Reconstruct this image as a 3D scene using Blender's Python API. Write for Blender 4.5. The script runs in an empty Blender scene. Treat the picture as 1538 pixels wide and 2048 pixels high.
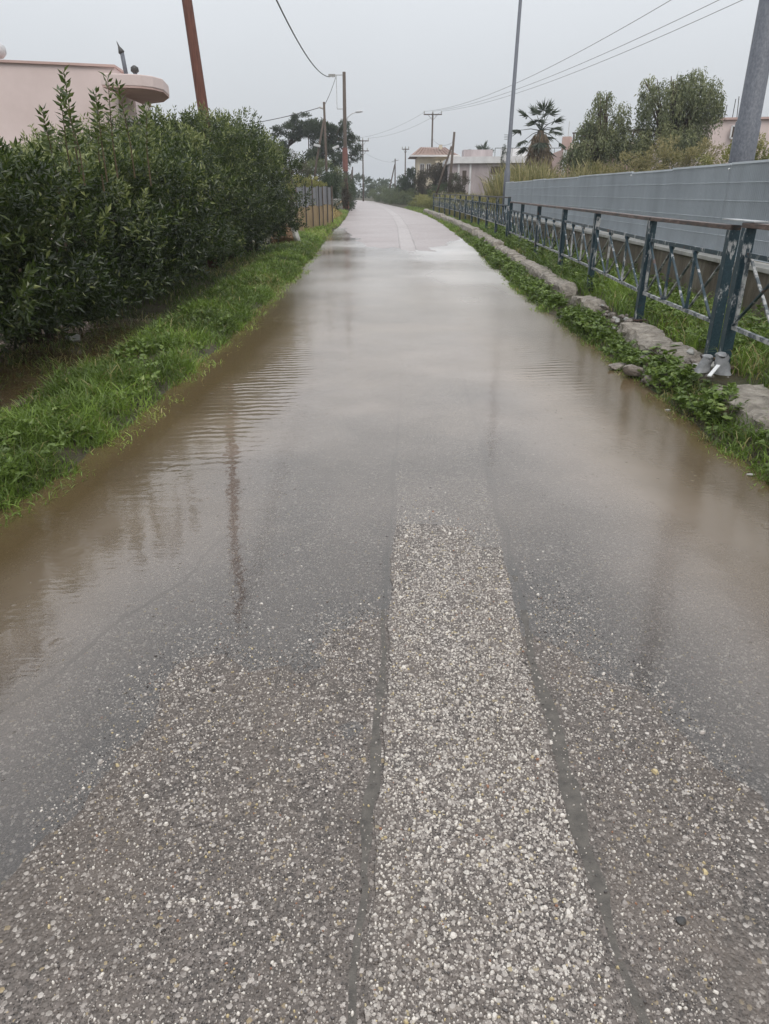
import bpy, math, random
import numpy as np
from mathutils import Vector, Matrix

S = bpy.context.scene
COL = S.collection
# ------------------------------------------------------------------ camera, sky, sun, exposure
cam_d = bpy.data.cameras.new("camera"); cam = bpy.data.objects.new("camera", cam_d); COL.objects.link(cam)
cam.location = (0, 0, 1.5)
cam.rotation_euler = (math.radians(90 - 24.295), 0, 0)
cam_d.sensor_fit = 'VERTICAL'; cam_d.sensor_height = 36; cam_d.sensor_width = 27
cam_d.lens = 36 * 1420 / 2048
cam_d.clip_start = 0.05; cam_d.clip_end = 3000
S.camera = cam

SUN_EL, SUN_ROT = math.radians(52), math.radians(160)
w = bpy.data.worlds.new("World"); S.world = w; w.use_nodes = True
nt = w.node_tree; N = nt.nodes; L = nt.links; N.clear()
out = N.new('ShaderNodeOutputWorld'); bg = N.new('ShaderNodeBackground'); L.new(bg.outputs[0], out.inputs[0])
sky = N.new('ShaderNodeTexSky'); sky.sky_type = 'NISHITA'; sky.sun_disc = False
sky.sun_elevation = SUN_EL; sky.sun_rotation = SUN_ROT; sky.dust_density = 4; sky.air_density = 1.5
hsv = N.new('ShaderNodeHueSaturation'); hsv.inputs['Saturation'].default_value = 0.15
L.new(sky.outputs[0], hsv.inputs['Color'])
# overcast: cloud luminance grows from the horizon to the zenith (CIE overcast sky)
tc = N.new('ShaderNodeTexCoord'); sep = N.new('ShaderNodeSeparateXYZ'); L.new(tc.outputs['Generated'], sep.inputs[0])
mr = N.new('ShaderNodeMapRange'); mr.inputs[1].default_value = 0.0; mr.inputs[2].default_value = 1.0
mr.inputs[3].default_value = 1.07; mr.inputs[4].default_value = 3.1; mr.clamp = True
L.new(sep.outputs[2], mr.inputs[0])
nz = N.new('ShaderNodeTexNoise'); nz.inputs['Scale'].default_value = 1.6; nz.inputs['Detail'].default_value = 4
L.new(tc.outputs['Generated'], nz.inputs[0])
mr2 = N.new('ShaderNodeMapRange'); mr2.inputs[1].default_value = 0.3; mr2.inputs[2].default_value = 0.7
mr2.inputs[3].default_value = 0.96; mr2.inputs[4].default_value = 1.04
L.new(nz.outputs[0], mr2.inputs[0])
mm = N.new('ShaderNodeMath'); mm.operation = 'MULTIPLY'; L.new(mr.outputs[0], mm.inputs[0]); L.new(mr2.outputs[0], mm.inputs[1])
cl = N.new('ShaderNodeVectorMath'); cl.operation = 'SCALE'; cl.inputs[0].default_value = (5.35, 5.6, 5.9)
L.new(mm.outputs[0], cl.inputs['Scale'])
mx = N.new('ShaderNodeMixRGB'); mx.inputs[0].default_value = 0.93
L.new(hsv.outputs[0], mx.inputs[1]); L.new(cl.outputs[0], mx.inputs[2])
L.new(mx.outputs[0], bg.inputs[0]); bg.inputs[1].default_value = 0.1

sl = bpy.data.lights.new("sun", 'SUN'); sl.energy = 1.3; sl.angle = math.radians(30); sl.color = (1, .93, .84)
so = bpy.data.objects.new("sun", sl); COL.objects.link(so); so.location = (0, 0, 30)
so.rotation_euler = (math.radians(38), 0, math.radians(20))
S.view_settings.view_transform = 'Standard'; S.view_settings.look = 'None'
S.view_settings.gamma = 1; S.view_settings.use_curve_mapping = False
S.view_settings.exposure = 0.0
S.cycles.max_bounces = 8; S.cycles.transparent_max_bounces = 24; S.cycles.diffuse_bounces = 3
S.cycles.glossy_bounces = 3; S.cycles.transmission_bounces = 4; S.cycles.volume_bounces = 0

random.seed(7)
RNG = np.random.default_rng(11)
PI = math.pi

# ------------------------------------------------------------------ numpy noise
_T = np.random.default_rng(3).random((64, 256, 256)).astype(np.float32)[:8]
def vn(x, y, scale=1.0, seed=0):
    x = np.asarray(x, float) * scale + 1000.3; y = np.asarray(y, float) * scale + 1000.7
    xi = np.floor(x).astype(int); yi = np.floor(y).astype(int); fx = x - xi; fy = y - yi
    fx = fx * fx * (3 - 2 * fx); fy = fy * fy * (3 - 2 * fy); T = _T[seed % 8]
    a = T[xi % 256, yi % 256]; b = T[(xi + 1) % 256, yi % 256]; c = T[xi % 256, (yi + 1) % 256]; d = T[(xi + 1) % 256, (yi + 1) % 256]
    return (a * (1 - fx) + b * fx) * (1 - fy) + (c * (1 - fx) + d * fx) * fy - 0.5
def fbm(x, y, s, seed=0): return vn(x, y, s, seed) + .5 * vn(x, y, s * 2.1, seed + 1) + .25 * vn(x, y, s * 4.3, seed + 2)

# ------------------------------------------------------------------ terrain functions (water level is z = 0)
LE = np.array([(-5, -2.6), (0, -2.5), (3.35, -2.02), (3.9, -1.84), (4.8, -1.77), (15.6, -1.77), (25.8, -2.02), (44, -2.3), (66, -3.0), (88, -3.8), (127, -5.6), (170, -14)])
RE = np.array([(-5, 2.1), (0, 2.15), (3.8, 2.19), (6, 2.22), (11, 2.2), (17.4, 2.45), (25.8, 2.73), (44.3, 2.92), (57, 2.7), (72.6, 1.93), (127, -2.0), (170, -10)])
BA = np.array([(-5, .010), (.8, .0065), (1.2, .0042), (1.6, .0022), (2.2, -.0008), (2.8, -.0035), (3.6, -.006), (4.8, -.010), (6.5, -.016), (10, -.021), (16, -.020), (20, -.010), (24, .006), (31, .03), (60, .06), (200, .08)])
SLT = np.array([(-1, -.05), (.86, -.05), (1.2, -.04), (1.73, -.01), (2.67, .02), (3.8, .06), (5.5, .14), (8.9, .2), (21, .44), (35, .6), (50, .5), (68, .04), (90, -.9), (121, -2.27), (170, -11)])
SRT = np.array([(-1, .48), (.9, .49), (1.66, .5), (2.7, .55), (4.5, .63), (6.5, .70), (21, .89), (35, 1.05), (50, 1.0), (68, .55), (90, -.4), (121, -1.8), (170, -10.5)])
def ip(t, y): return np.interp(y, t[:, 0], t[:, 1])
def Le(y): return ip(LE, y)
def Re(y): return ip(RE, y)
HOLES = [(1.45, 33, .42, 1.4, .035), (-1.85, 28.5, .35, 3.6, .06), (-1.8, 24.5, .4, 1.6, .035)]
def road_z(x, y):
    x = np.asarray(x, float); y = np.asarray(y, float)
    c = (Le(y) + Re(y)) / 2 ; hw = (Re(y) - Le(y)) / 2
    e = np.clip((np.abs(x - np.where(y < 20, .1 + .006 * y, c)) - .68) / np.maximum(hw - .68, .5), 0, 1.4)
    f = np.interp(y, [0, 1.5, 3, 8, 20, 30], [.045, .055, .06, .06, .04, .03])
    z = ip(BA, y) - f * e ** 1.5 + .006 * x * np.interp(y, [13, 18, 28, 40], [0, 1, 1, 0]) + .0032 * fbm(x, y, 3.1, 2) * np.interp(y, [4.5, 6.5], [1, 0]) + .008 * fbm(x * 2, y * .5, 1.6, 4) * np.interp(y, [16, 20, 40], [0, 1, 1])
    z = z + .006 * fbm(x, y, 1.3, 1) * np.interp(y, [0, 3, 20, 26], [.55, .9, 1, 2.6])
    for hx, hy, rx, ry, d in HOLES:
        z = z - d * np.exp(-(((x - hx) / rx) ** 2 + ((y - hy) / ry) ** 2) ** 1.5)
    return z
def patch_up(x, y): return .0052 + .0024 * fbm(x, y, 4.5, 3) * np.interp(y, [2.5, 3.6], [1, 0])
def ground_z(x, y):
    x = np.asarray(x, float); y = np.asarray(y, float)
    rz = road_z(x, y)
    wob = .09 * fbm(x * 0 + 5, y, 1.7, 3)
    dl = (Le(y) + wob) - x; dr = x - (Re(y) + .8 * wob)
    # left: bank, then the flooded ditch under the hedge, then the garden
    zl = np.interp(dl, [-.3, -.02, .12, .45, .8, 1.2, 2.4, 4], [-.04, -.012, .035, .06, .04, 0, 0, .1])
    ditch = np.interp(y, [0, 8.5, 11], [-.05, -.05, .07])
    zl = zl + np.interp(dl, [.7, 1.1, 2.6, 3.6], [0, 1, 1, 0]) * ditch
    zl = zl + np.interp(y, [20, 30], [0, .06]) * (dl > 0)
    zr = np.interp(dr, [-.3, -.02, .12, .4, .8, 3], [-.04, -.012, .04, .12, .16, .2])
    z = np.where(dl > -.3, np.maximum(zl, rz - .02), np.where(dr > -.3, np.maximum(zr, rz - .02), rz - .03))
    z = z + .02 * fbm(x, y, 2.2, 2) * ((dl > .1) | (dr > .1))
    far = np.clip((np.maximum(dl, dr) - 6) / 60, 0, 1)
    return z + far * .15 * fbm(x, y, .03, 4)

# ------------------------------------------------------------------ materials
def lin(c): return tuple(c) + (1.0,) if len(c) == 3 else c
class M:
    def __init__(s, name):
        s.m = bpy.data.materials.new(name); s.m.use_nodes = True; s.nt = s.m.node_tree; s.N = s.nt.nodes; s.L = s.nt.links
        s.b = s.N['Principled BSDF']; s.out = s.N['Material Output']; s.tc = s.N.new('ShaderNodeTexCoord')
    def n(s, t, **k):
        x = s.N.new(t)
        for a, v in k.items(): setattr(x, a, v)
        return x
    def link(s, a, b): s.L.new(a, b)
    def noise(s, scale, detail=4, rough=.6, vec=None, stretch=None):
        x = s.n('ShaderNodeTexNoise'); x.inputs['Scale'].default_value = scale; x.inputs['Detail'].default_value = detail; x.inputs['Roughness'].default_value = rough
        v = vec or s.tc.outputs['Object']
        if stretch:
            mp = s.n('ShaderNodeMapping'); mp.inputs['Scale'].default_value = stretch; s.link(v, mp.inputs[0]); v = mp.outputs[0]
        s.link(v, x.inputs['Vector']); return x.outputs['Fac']
    def vor(s, scale, feature='F1', rnd=1, vec=None):
        x = s.n('ShaderNodeTexVoronoi', feature=feature); x.inputs['Scale'].default_value = scale; x.inputs['Randomness'].default_value = rnd
        s.link(vec or s.tc.outputs['Object'], x.inputs['Vector']); return x
    def ramp(s, fac, stops, interp='LINEAR'):
        x = s.n('ShaderNodeValToRGB'); x.color_ramp.interpolation = interp; e = x.color_ramp.elements
        while len(e) < len(stops): e.new(.5)
        for i, (p, c) in enumerate(stops): e[i].position = p; e[i].color = lin(c if hasattr(c, '__len__') else (c, c, c))
        s.link(fac, x.inputs[0]); return x.outputs[0]
    def mix(s, fac, a, b, mode='MIX'):
        x = s.n('ShaderNodeMixRGB', blend_type=mode)
        for i, v in ((0, fac), (1, a), (2, b)):
            if hasattr(v, 'is_linked') or hasattr(v, 'links'): s.link(v, x.inputs[i])
            else: x.inputs[i].default_value = v if i == 0 else lin(v)
        return x.outputs[0]
    def math(s, op, a, b=0.0, c=None):
        x = s.n('ShaderNodeMath', operation=op)
        for i, v in enumerate((a, b) if c is None else (a, b, c)):
            if hasattr(v, 'links'): s.link(v, x.inputs[i])
            else: x.inputs[i].default_value = v
        return x.outputs[0]
    def attr(s, name):
        x = s.n('ShaderNodeAttribute', attribute_name=name); return x
    def bump(s, h, strength, dist=.01, to=None):
        x = s.n('ShaderNodeBump'); x.inputs['Strength'].default_value = strength; x.inputs['Distance'].default_value = dist
        s.link(h, x.inputs['Height']); s.link(x.outputs[0], (to or s.b).inputs['Normal']); return x.outputs[0]
    def base(s, c, rough=.6, spec=.5, metal=0):
        if hasattr(c, 'links'): s.link(c, s.b.inputs['Base Color'])
        else: s.b.inputs['Base Color'].default_value = lin(c)
        if hasattr(rough, 'links'): s.link(rough, s.b.inputs['Roughness'])
        else: s.b.inputs['Roughness'].default_value = rough
        s.b.inputs['Specular IOR Level'].default_value = spec; s.b.inputs['Metallic'].default_value = metal
        return s.m
MATS = {}
def simple(name, c1, c2, rough=.7, scale=6, spec=.4, bump=.3, bscale=40, metal=0, stretch=None, dist=.004):
    if name in MATS: return MATS[name]
    a = M(name); f = a.noise(scale, 6, .65, stretch=stretch)
    col = a.ramp(f, [(.32, c1), (.68, c2)]); a.base(col, rough, spec, metal)
    a.bump(a.noise(bscale, 4, .6, stretch=stretch), bump, dist); MATS[name] = a.m; return a.m

def leafmat(name, stops, rough=.45, trans=.25, spec=.5):
    a = M(name); t = a.attr('tint').outputs['Fac']
    col = a.ramp(t, stops); a.base(col, rough, spec)
    tr = a.n('ShaderNodeBsdfTranslucent'); a.link(a.mix(.5, col, (.12, .2, .02)), tr.inputs[0])
    ms = a.n('ShaderNodeMixShader'); ms.inputs[0].default_value = trans
    a.link(a.b.outputs[0], ms.inputs[1]); a.link(tr.outputs[0], ms.inputs[2]); a.link(ms.outputs[0], a.out.inputs[0])
    return a.m

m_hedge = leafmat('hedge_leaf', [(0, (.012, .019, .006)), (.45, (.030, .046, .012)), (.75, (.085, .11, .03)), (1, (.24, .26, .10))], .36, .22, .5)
m_dark = leafmat('dark_leaf', [(0, (.016, .028, .012)), (.6, (.035, .055, .02)), (1, (.09, .12, .04))], .5, .15)
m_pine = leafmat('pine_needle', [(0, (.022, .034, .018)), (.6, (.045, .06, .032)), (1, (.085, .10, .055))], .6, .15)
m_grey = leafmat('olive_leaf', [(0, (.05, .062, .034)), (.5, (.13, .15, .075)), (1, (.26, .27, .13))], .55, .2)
m_brown = leafmat('dry_twig_leaf', [(0, (.04, .03, .022)), (.6, (.075, .058, .042)), (1, (.13, .10, .07))], .75, .1)
m_grass = leafmat('grass_blade', [(0, (.06, .085, .022)), (.45, (.145, .225, .038)), (.8, (.30, .42, .075)), (.93, (.3, .3, .09)), (1, (.4, .32, .16))], .4, .35)
m_weed = leafmat('weed_leaf', [(0, (.06, .09, .022)), (.6, (.16, .23, .05)), (1, (.34, .40, .14))], .42, .25)
m_straw = leafmat('dry_straw', [(0, (.22, .15, .06)), (.6, (.42, .31, .13)), (1, (.6, .48, .24))], .7, .25)
m_reed = leafmat('reed_leaf', [(0, (.13, .13, .05)), (.5, (.28, .24, .11)), (1, (.44, .37, .2))], .6, .25)
m_ygreen = leafmat('yellow_green_leaf', [(0, (.08, .085, .025)), (.5, (.21, .205, .065)), (1, (.38, .34, .12))], .5, .25)
m_palm = leafmat('palm_leaf', [(0, (.02, .03, .016)), (.6, (.045, .06, .035)), (1, (.10, .12, .06))], .45, .12)
m_skirt = leafmat('dead_palm_leaf', [(0, (.10, .07, .045)), (.6, (.2, .145, .095)), (1, (.3, .23, .16))], .8, .1)
m_bark = simple('bark', (.05, .035, .025), (.13, .10, .075), .85, 14, .2, .8, 50, stretch=(1, 1, .25), dist=.01)
m_pole = simple('weathered_pole_wood', (.06, .045, .036), (.15, .12, .10), .8, 10, .25, .6, 60, stretch=(6, 6, .3))
m_redpole = simple('red_brown_pole_wood', (.085, .032, .022), (.19, .078, .054), .6, 8, .4, .6, 40, stretch=(8, 8, .5))
m_steel2 = simple('weathered_zinc', (.25, .26, .27), (.42, .43, .43), .55, 14)
m_steel = simple('grey_galvanised_steel', (.085, .092, .11), (.17, .18, .205), .6, 45, .4, .15, 90, metal=.1, stretch=(1, 1, .6))
m_conc = simple('wet_concrete', (.14, .12, .098), (.40, .355, .30), .65, 9, .4, 1.0, 45, dist=.02)
m_coping = simple('coping_concrete', (.25, .24, .22), (.42, .41, .38), .6, 5, .4, .4, 60)
m_rock = simple('broken_rock', (.09, .07, .058), (.38, .33, .285), .5, 16, .5, 1.0, 60, dist=.02)
m_pink = simple('pink_render', (.62, .51, .485), (.69, .575, .55), .85, 1.2, .2, .25, 90)
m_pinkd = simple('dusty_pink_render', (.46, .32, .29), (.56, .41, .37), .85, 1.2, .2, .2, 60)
m_cream = simple('cream_render', (.52, .45, .34), (.64, .57, .44), .85, 1.2, .2, .2, 60)
m_white = simple('white_render', (.56, .55, .55), (.72, .71, .71), .8, 1.5, .2, .2, 60)
m_lilac = simple('stained_lilac_render', (.32, .27, .27), (.52, .46, .46), .85, .8, .2, .3, 40, stretch=(1.5, 1.5, .4))
m_tileroof = simple('red_roof_tile', (.22, .145, .12), (.34, .25, .215), .8, 3, .2, .8, 30)
m_shutter = simple('brown_shutter', (.05, .035, .03), (.10, .07, .05), .6, 20)
m_glass = simple('window_glass', (.02, .025, .03), (.05, .06, .065), .08, 3, .6, .0, 5)
m_wire = simple('cable_black', (.09, .09, .09), (.14, .14, .14), .6, 5)
m_insul = simple('insulator_ceramic', (.3, .29, .27), (.45, .44, .42), .3, 20)
m_lamp = simple('lamp_housing', (.4, .41, .42), (.6, .6, .6), .4, 20)
m_dkmetal = simple('dark_metal', (.03, .03, .032), (.07, .065, .06), .5, 20)
m_red = simple('red_plastic_cover', (.13, .05, .04), (.2, .085, .07), .5, 5)
m_sheet = simple('grey_sheet', (.15, .155, .17), (.24, .245, .26), .55, 3, .4, .3, 20, metal=.2, stretch=(1, 1, .2))
m_board = simple('weathered_board', (.16, .11, .06), (.42, .32, .19), .8, 5, .2, .6, 30, stretch=(4, 4, .4))
m_whiteplastic = simple('white_plastic', (.6, .6, .6), (.8, .8, .8), .35, 20)
m_greyplastic = simple('weathered_grey_plastic', (.17, .175, .18), (.34, .34, .345), .5, 9, .5, .5, 30)
m_yellow = simple('yellow_petal', (.7, .45, .02), (.85, .6, .04), .5, 20)
m_twig = simple('dead_twig', (.05, .035, .02), (.12, .085, .05), .8, 20)
m_silt = simple('wet_silt', (.055, .048, .041), (.12, .106, .09), .45, 26, .5, .8, 190, dist=.004)
m_crack = simple('crack_silt', (.03, .024, .018), (.06, .048, .036), .4, 30)

def mk_paint():       # blue-green railing paint flaking to pale primer
    a = M('flaking_blue_paint'); f = a.noise(9, 8, .7, stretch=(1, 1, .35)); g = a.noise(60, 3)
    c = a.mix(a.ramp(f, [(.56, 0), (.60, 1)]), a.ramp(g, [(.3, (.012, .03, .042)), (.7, (.03, .06, .075))]), (.42, .42, .42))
    r = a.ramp(a.noise(5, 6, .7), [(.60, 0), (.66, 1)])
    c = a.mix(r, c, (.09, .04, .025)); a.base(c, .42, .5); a.bump(f, .4, .004); return a.m
m_paint = mk_paint()
def mk_paint2():
    a = M('mostly_bare_primer'); f = a.noise(12, 8, .7)
    c = a.mix(a.ramp(f, [(.44, 0), (.56, 1)]), (.07, .085, .095), (.36, .36, .35)); a.base(c, .5, .4); a.bump(f, .4, .004); return a.m
m_paint2 = mk_paint2()
def mk_rail():
    a = M('rusty_top_rail'); f = a.noise(7, 8, .75, stretch=(2, .6, 2))
    c = a.ramp(f, [(.40, (.03, .036, .040)), (.5, (.075, .05, .04)), (.6, (.15, .10, .085)), (.72, (.30, .275, .26))]); a.base(c, .5, .5); a.bump(f, .5, .004); return a.m
m_rail = mk_rail()
def mk_fin():
    a = M('grey_green_grating_paint'); f = a.noise(1.6, 8, .7, stretch=(1, 1, .45)); g = a.noise(38, 5, .7, stretch=(1, 1, .5))
    c = a.ramp(f, [(.3, (.44, .475, .505)), (.7, (.60, .64, .675))]); c = a.mix(a.ramp(g, [(.62, 0), (.74, .5)]), c, (.75, .78, .8))
    a.base(c, .5, .45); return a.m
m_fin = mk_fin()
def mk_wall():
    a = M('stained_retaining_wall'); f = a.noise(2.2, 8, .7, stretch=(1, 1.6, .5)); g = a.noise(9, 5, .6, stretch=(1, 1, .15))
    c = a.ramp(f, [(.28, (.045, .036, .027)), (.5, (.14, .115, .085)), (.72, (.29, .26, .215))]); c = a.mix(a.ramp(g, [(.45, 0), (.7, .6)]), c, (.07, .055, .04))
    a.base(c, .6, .4); a.bump(a.noise(25, 5), .5, .01); return a.m
m_wall = mk_wall()

def mk_earth():
    a = M('wet_earth'); f = a.noise(2.5, 8, .7); g = a.noise(30, 5)
    c = a.ramp(f, [(.3, (.03, .024, .015)), (.5, (.06, .05, .028)), (.7, (.05, .07, .022))]); a.base(c, .75, .3); a.bump(g, .9, .03); return a.m
m_earth = mk_earth()

def aggregate(name, whites, seed, farcol=(.40, .34, .33)):
    """coarse exposed aggregate: every voronoi cell is one stone with its own colour, silt between"""
    a = M(name); mp = a.n('ShaderNodeMapping'); mp.inputs['Location'].default_value = (seed, seed * .7, 0); mp.inputs['Scale'].default_value = (1, 1, 0)
    wob = a.n('ShaderNodeTexNoise'); wob.inputs['Scale'].default_value = 90; wob.inputs['Detail'].default_value = 2
    a.link(a.tc.outputs['Object'], mp.inputs[0]); a.link(mp.outputs[0], wob.inputs['Vector'])
    va = a.n('ShaderNodeVectorMath', operation='MULTIPLY_ADD'); va.inputs[1].default_value = (.006, .006, 0)
    a.link(wob.outputs['Color'], va.inputs[0]); a.link(mp.outputs[0], va.inputs[2]); v = va.outputs[0]
    v1 = a.vor(92, vec=v); v2 = a.vor(210, vec=v)
    sr = a.n('ShaderNodeSeparateColor'); a.link(v1.outputs['Color'], sr.inputs[0]); sr2 = a.n('ShaderNodeSeparateColor'); a.link(v2.outputs['Color'], sr2.inputs[0])
    stone = a.ramp(sr.outputs[0], whites, 'CONSTANT')
    stone = a.mix(a.math('MULTIPLY', sr.outputs[1], .35), stone, (.16, .14, .12))
    fine = a.ramp(sr2.outputs[0], [(0, (.024, .019, .016)), (.38, (.072, .06, .052)), (.7, (.18, .153, .135)), (.88, (.38, .34, .305))], 'CONSTANT')
    # stone radius differs from cell to cell
    rad = a.math('MULTIPLY_ADD', sr.outputs[2], .34, .30)
    mask = a.math('LESS_THAN', v1.outputs['Distance'], rad)
    m2 = a.math('LESS_THAN', v2.outputs['Distance'], .45)
    big = a.ramp(a.noise(1.1, 5, .6), [(.3, (.085, .070, .060)), (.7, (.152, .128, .113))])
    col = a.mix(m2, big, fine); col = a.mix(mask, col, stone)
    dirt = a.noise(2.0, 7, .7, stretch=(1.6, .7, 1)); col = a.mix(a.ramp(dirt, [(.42, 0), (.66, .72)]), col, (.125, .101, .084)); col = a.mix(a.ramp(a.noise(5, 6, .75), [(.52, 0), (.68, .5)]), col, (.045, .04, .035))
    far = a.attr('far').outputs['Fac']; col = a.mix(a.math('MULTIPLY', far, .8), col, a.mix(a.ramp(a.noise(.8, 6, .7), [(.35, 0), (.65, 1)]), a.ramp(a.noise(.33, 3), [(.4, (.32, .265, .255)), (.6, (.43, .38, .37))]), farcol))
    a.base(col, a.ramp(a.noise(14, 4), [(.3, .28), (.7, .5)]), .45)
    h = a.math('SUBTRACT', 1.0, v1.outputs['Distance']); h2 = a.math('MULTIPLY', v2.outputs['Distance'], -.4)
    a.bump(a.math('ADD', h, h2), .75, .006); a.b.inputs['Coat Weight'].default_value = .12; a.b.inputs['Coat Roughness'].default_value = .25; a.b.inputs['Coat IOR'].default_value = 1.33
    return a.m
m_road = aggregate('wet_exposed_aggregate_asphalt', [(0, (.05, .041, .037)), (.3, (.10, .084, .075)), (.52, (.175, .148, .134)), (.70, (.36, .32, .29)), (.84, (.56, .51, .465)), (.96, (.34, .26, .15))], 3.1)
m_patch = aggregate('trench_patch_aggregate', [(0, (.065, .054, .047)), (.18, (.22, .19, .17)), (.36, (.36, .32, .288)), (.6, (.49, .445, .405)), (.82, (.61, .565, .51)), (.96, (.45, .37, .22))], 9.7, (.48, .43, .415))
def mk_pebble():
    a = M('wet_pebble'); c = a.attr('pc').outputs['Color']; f = a.noise(260, 3)
    a.base(a.mix(a.ramp(f, [(.35, 0), (.8, .3)]), c, (.2, .18, .16)), .36, .5); a.b.inputs['Coat Weight'].default_value = .3; a.b.inputs['Coat Roughness'].default_value = .15
    a.bump(f, .3, .001); return a.m
m_pebble = mk_pebble()

def mk_water():
    a = M('murky_rain_water'); P = a.tc.outputs['Object']
    d = a.attr('depth').outputs['Fac']; rp = a.attr('ripple').outputs['Fac']
    sd = a.noise(.9, 5, .6); silt = a.math('MULTIPLY', a.math('MULTIPLY', d, a.attr('murk').outputs['Fac']), a.math('MULTIPLY_ADD', sd, 1.0, .5))
    turb = a.math('SUBTRACT', 1.0, a.math('POWER', 2.71828, a.math('MULTIPLY', silt, -60.0)))
    turb = a.math('MINIMUM', a.math('MAXIMUM', turb, 0.0), .985)
    body = a.n('ShaderNodeBsdfDiffuse'); col = a.ramp(a.math('MULTIPLY', d, 14), [(.16, (.41, .345, .30)), (.34, (.29, .232, .178)), (.66, (.118, .083, .043))])
    a.link(a.mix(a.ramp(a.noise(1.7, 5), [(.3, 0), (.7, .35)]), col, (.10, .072, .036)), body.inputs[0])
    tr = a.n('ShaderNodeBsdfTransparent'); a.link(a.ramp(a.math('MULTIPLY', d, 30), [(.30, (1, 1, 1)), (.95, (.50, .37, .20))]), tr.inputs[0])
    pass; m1 = a.n('ShaderNodeMixShader'); a.link(turb, m1.inputs[0]); a.link(tr.outputs[0], m1.inputs[1]); a.link(body.outputs[0], m1.inputs[2])
    gl = a.n('ShaderNodeBsdfGlossy'); a.link(a.math('MULTIPLY_ADD', a.attr('chop').outputs['Fac'], .17, .05), gl.inputs['Roughness']); gl.inputs[0].default_value = (1, .975, .95, 1)
    # relief: slow undulation, wind ripples in patches, rain rings
    wv = a.n('ShaderNodeTexWave', wave_type='BANDS', bands_direction='Y', wave_profile='SIN'); wv.inputs['Scale'].default_value = 3.1
    wv.inputs['Distortion'].default_value = 3.6; wv.inputs['Detail'].default_value = 2; wv.inputs['Detail Scale'].default_value = 1.3
    mpw = a.n('ShaderNodeMapping'); mpw.inputs['Rotation'].default_value = (0, 0, -.12); a.link(P, mpw.inputs[0]); a.link(mpw.outputs[0], wv.inputs[0])
    wave = a.math('MULTIPLY', wv.outputs['Fac'], a.math('MULTIPLY', rp, a.ramp(a.noise(1.9, 3), [(.38, .1), (.62, 1.25)])))
    n1 = a.noise(2.2, 4, .55); n2 = a.noise(26, 3, .5, stretch=(.6, 1.6, 1))
    h = a.math('ADD', a.math('MULTIPLY', n1, 1.1), a.math('MULTIPLY', n2, .22))
    v = a.vor(3.6); ring = a.math('SINE', a.math('MULTIPLY', v.outputs['Distance'], 34.0))
    rm = a.ramp(v.outputs['Distance'], [(.05, 1), (.32, 0)]); sc = a.n('ShaderNodeSeparateColor'); a.link(v.outputs['Color'], sc.inputs[0])
    ring = a.math('MULTIPLY', a.math('MULTIPLY', ring, rm), a.math('MULTIPLY', a.math('GREATER_THAN', sc.outputs[0], .35), .17))
    v2 = a.vor(17); rm2 = a.ramp(v2.outputs['Distance'], [(.03, 1), (.16, 0)]); s2 = a.n('ShaderNodeSeparateColor'); a.link(v2.outputs['Color'], s2.inputs[0])
    pock = a.math('MULTIPLY', rm2, a.math('MULTIPLY', a.math('GREATER_THAN', s2.outputs[0], .6), .42))
    h = a.math('ADD', a.math('ADD', h, wave), a.math('ADD', ring, pock))
    bp = a.n('ShaderNodeBump'); bp.inputs['Strength'].default_value = .5; bp.inputs['Distance'].default_value = .006; a.link(h, bp.inputs['Height'])
    a.link(bp.outputs[0], gl.inputs['Normal'])
    fr = a.n('ShaderNodeFresnel'); fr.inputs[0].default_value = 1.7; a.link(bp.outputs[0], fr.inputs['Normal'])
    m2 = a.n('ShaderNodeMixShader'); a.link(fr.outputs[0], m2.inputs[0]); a.link(m1.outputs[0], m2.inputs[1]); a.link(gl.outputs[0], m2.inputs[2])
    # where the sheet runs into ground above it, it thins to nothing
    a.link(m2.outputs[0], a.out.inputs[0]); return a.m
m_water = mk_water()

# ------------------------------------------------------------------ object helpers
def tag(o, label=None, cat=None, group=None, kind=None):
    if label: o['label'] = label
    if cat: o['category'] = cat
    if group: o['group'] = group
    if kind: o['kind'] = kind
    return o
def empty(name, loc, label=None, cat=None, group=None):
    o = bpy.data.objects.new(name, None); COL.objects.link(o); o.location = loc; o.empty_display_size = .2
    return tag(o, label, cat, group)
def origin_of(parent):
    p = Vector((0, 0, 0)); q = parent
    while q is not None: p += q.location; q = q.parent
    return p
def link_mesh(name, me, mat, parent=None, loc=None, kind=None):
    o = bpy.data.objects.new(name, me); COL.objects.link(o); me.materials.append(mat)
    if parent: o.parent = parent
    if loc is not None: o.location = loc
    if kind: o['kind'] = kind
    return o
def np_obj(name, V, F, mat, parent=None, base=(0, 0, 0), attrs=None, smooth=False, kind=None):
    """V (n,3) world coords, F (m,k) same-size faces"""
    V = np.asarray(V, np.float32); F = np.asarray(F, np.int32)
    off = np.array(origin_of(parent)) if parent else np.array(base)
    me = bpy.data.meshes.new(name); n, k = F.shape
    me.vertices.add(len(V)); me.vertices.foreach_set('co', (V - off).astype(np.float32).ravel())
    me.loops.add(n * k); me.loops.foreach_set('vertex_index', F.ravel())
    me.polygons.add(n); me.polygons.foreach_set('loop_start', np.arange(0, n * k, k, dtype=np.int32))
    me.polygons.foreach_set('use_smooth', np.full(n, smooth))
    for an, (ty, data) in (attrs or {}).items():
        at = me.attributes.new(an, ty, 'POINT')
        at.data.foreach_set('color' if ty == 'FLOAT_COLOR' else 'value', np.asarray(data, np.float32).ravel())
    me.update(calc_edges=True)
    return link_mesh(name, me, mat, parent, None if parent else Vector(base), kind)

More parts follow.
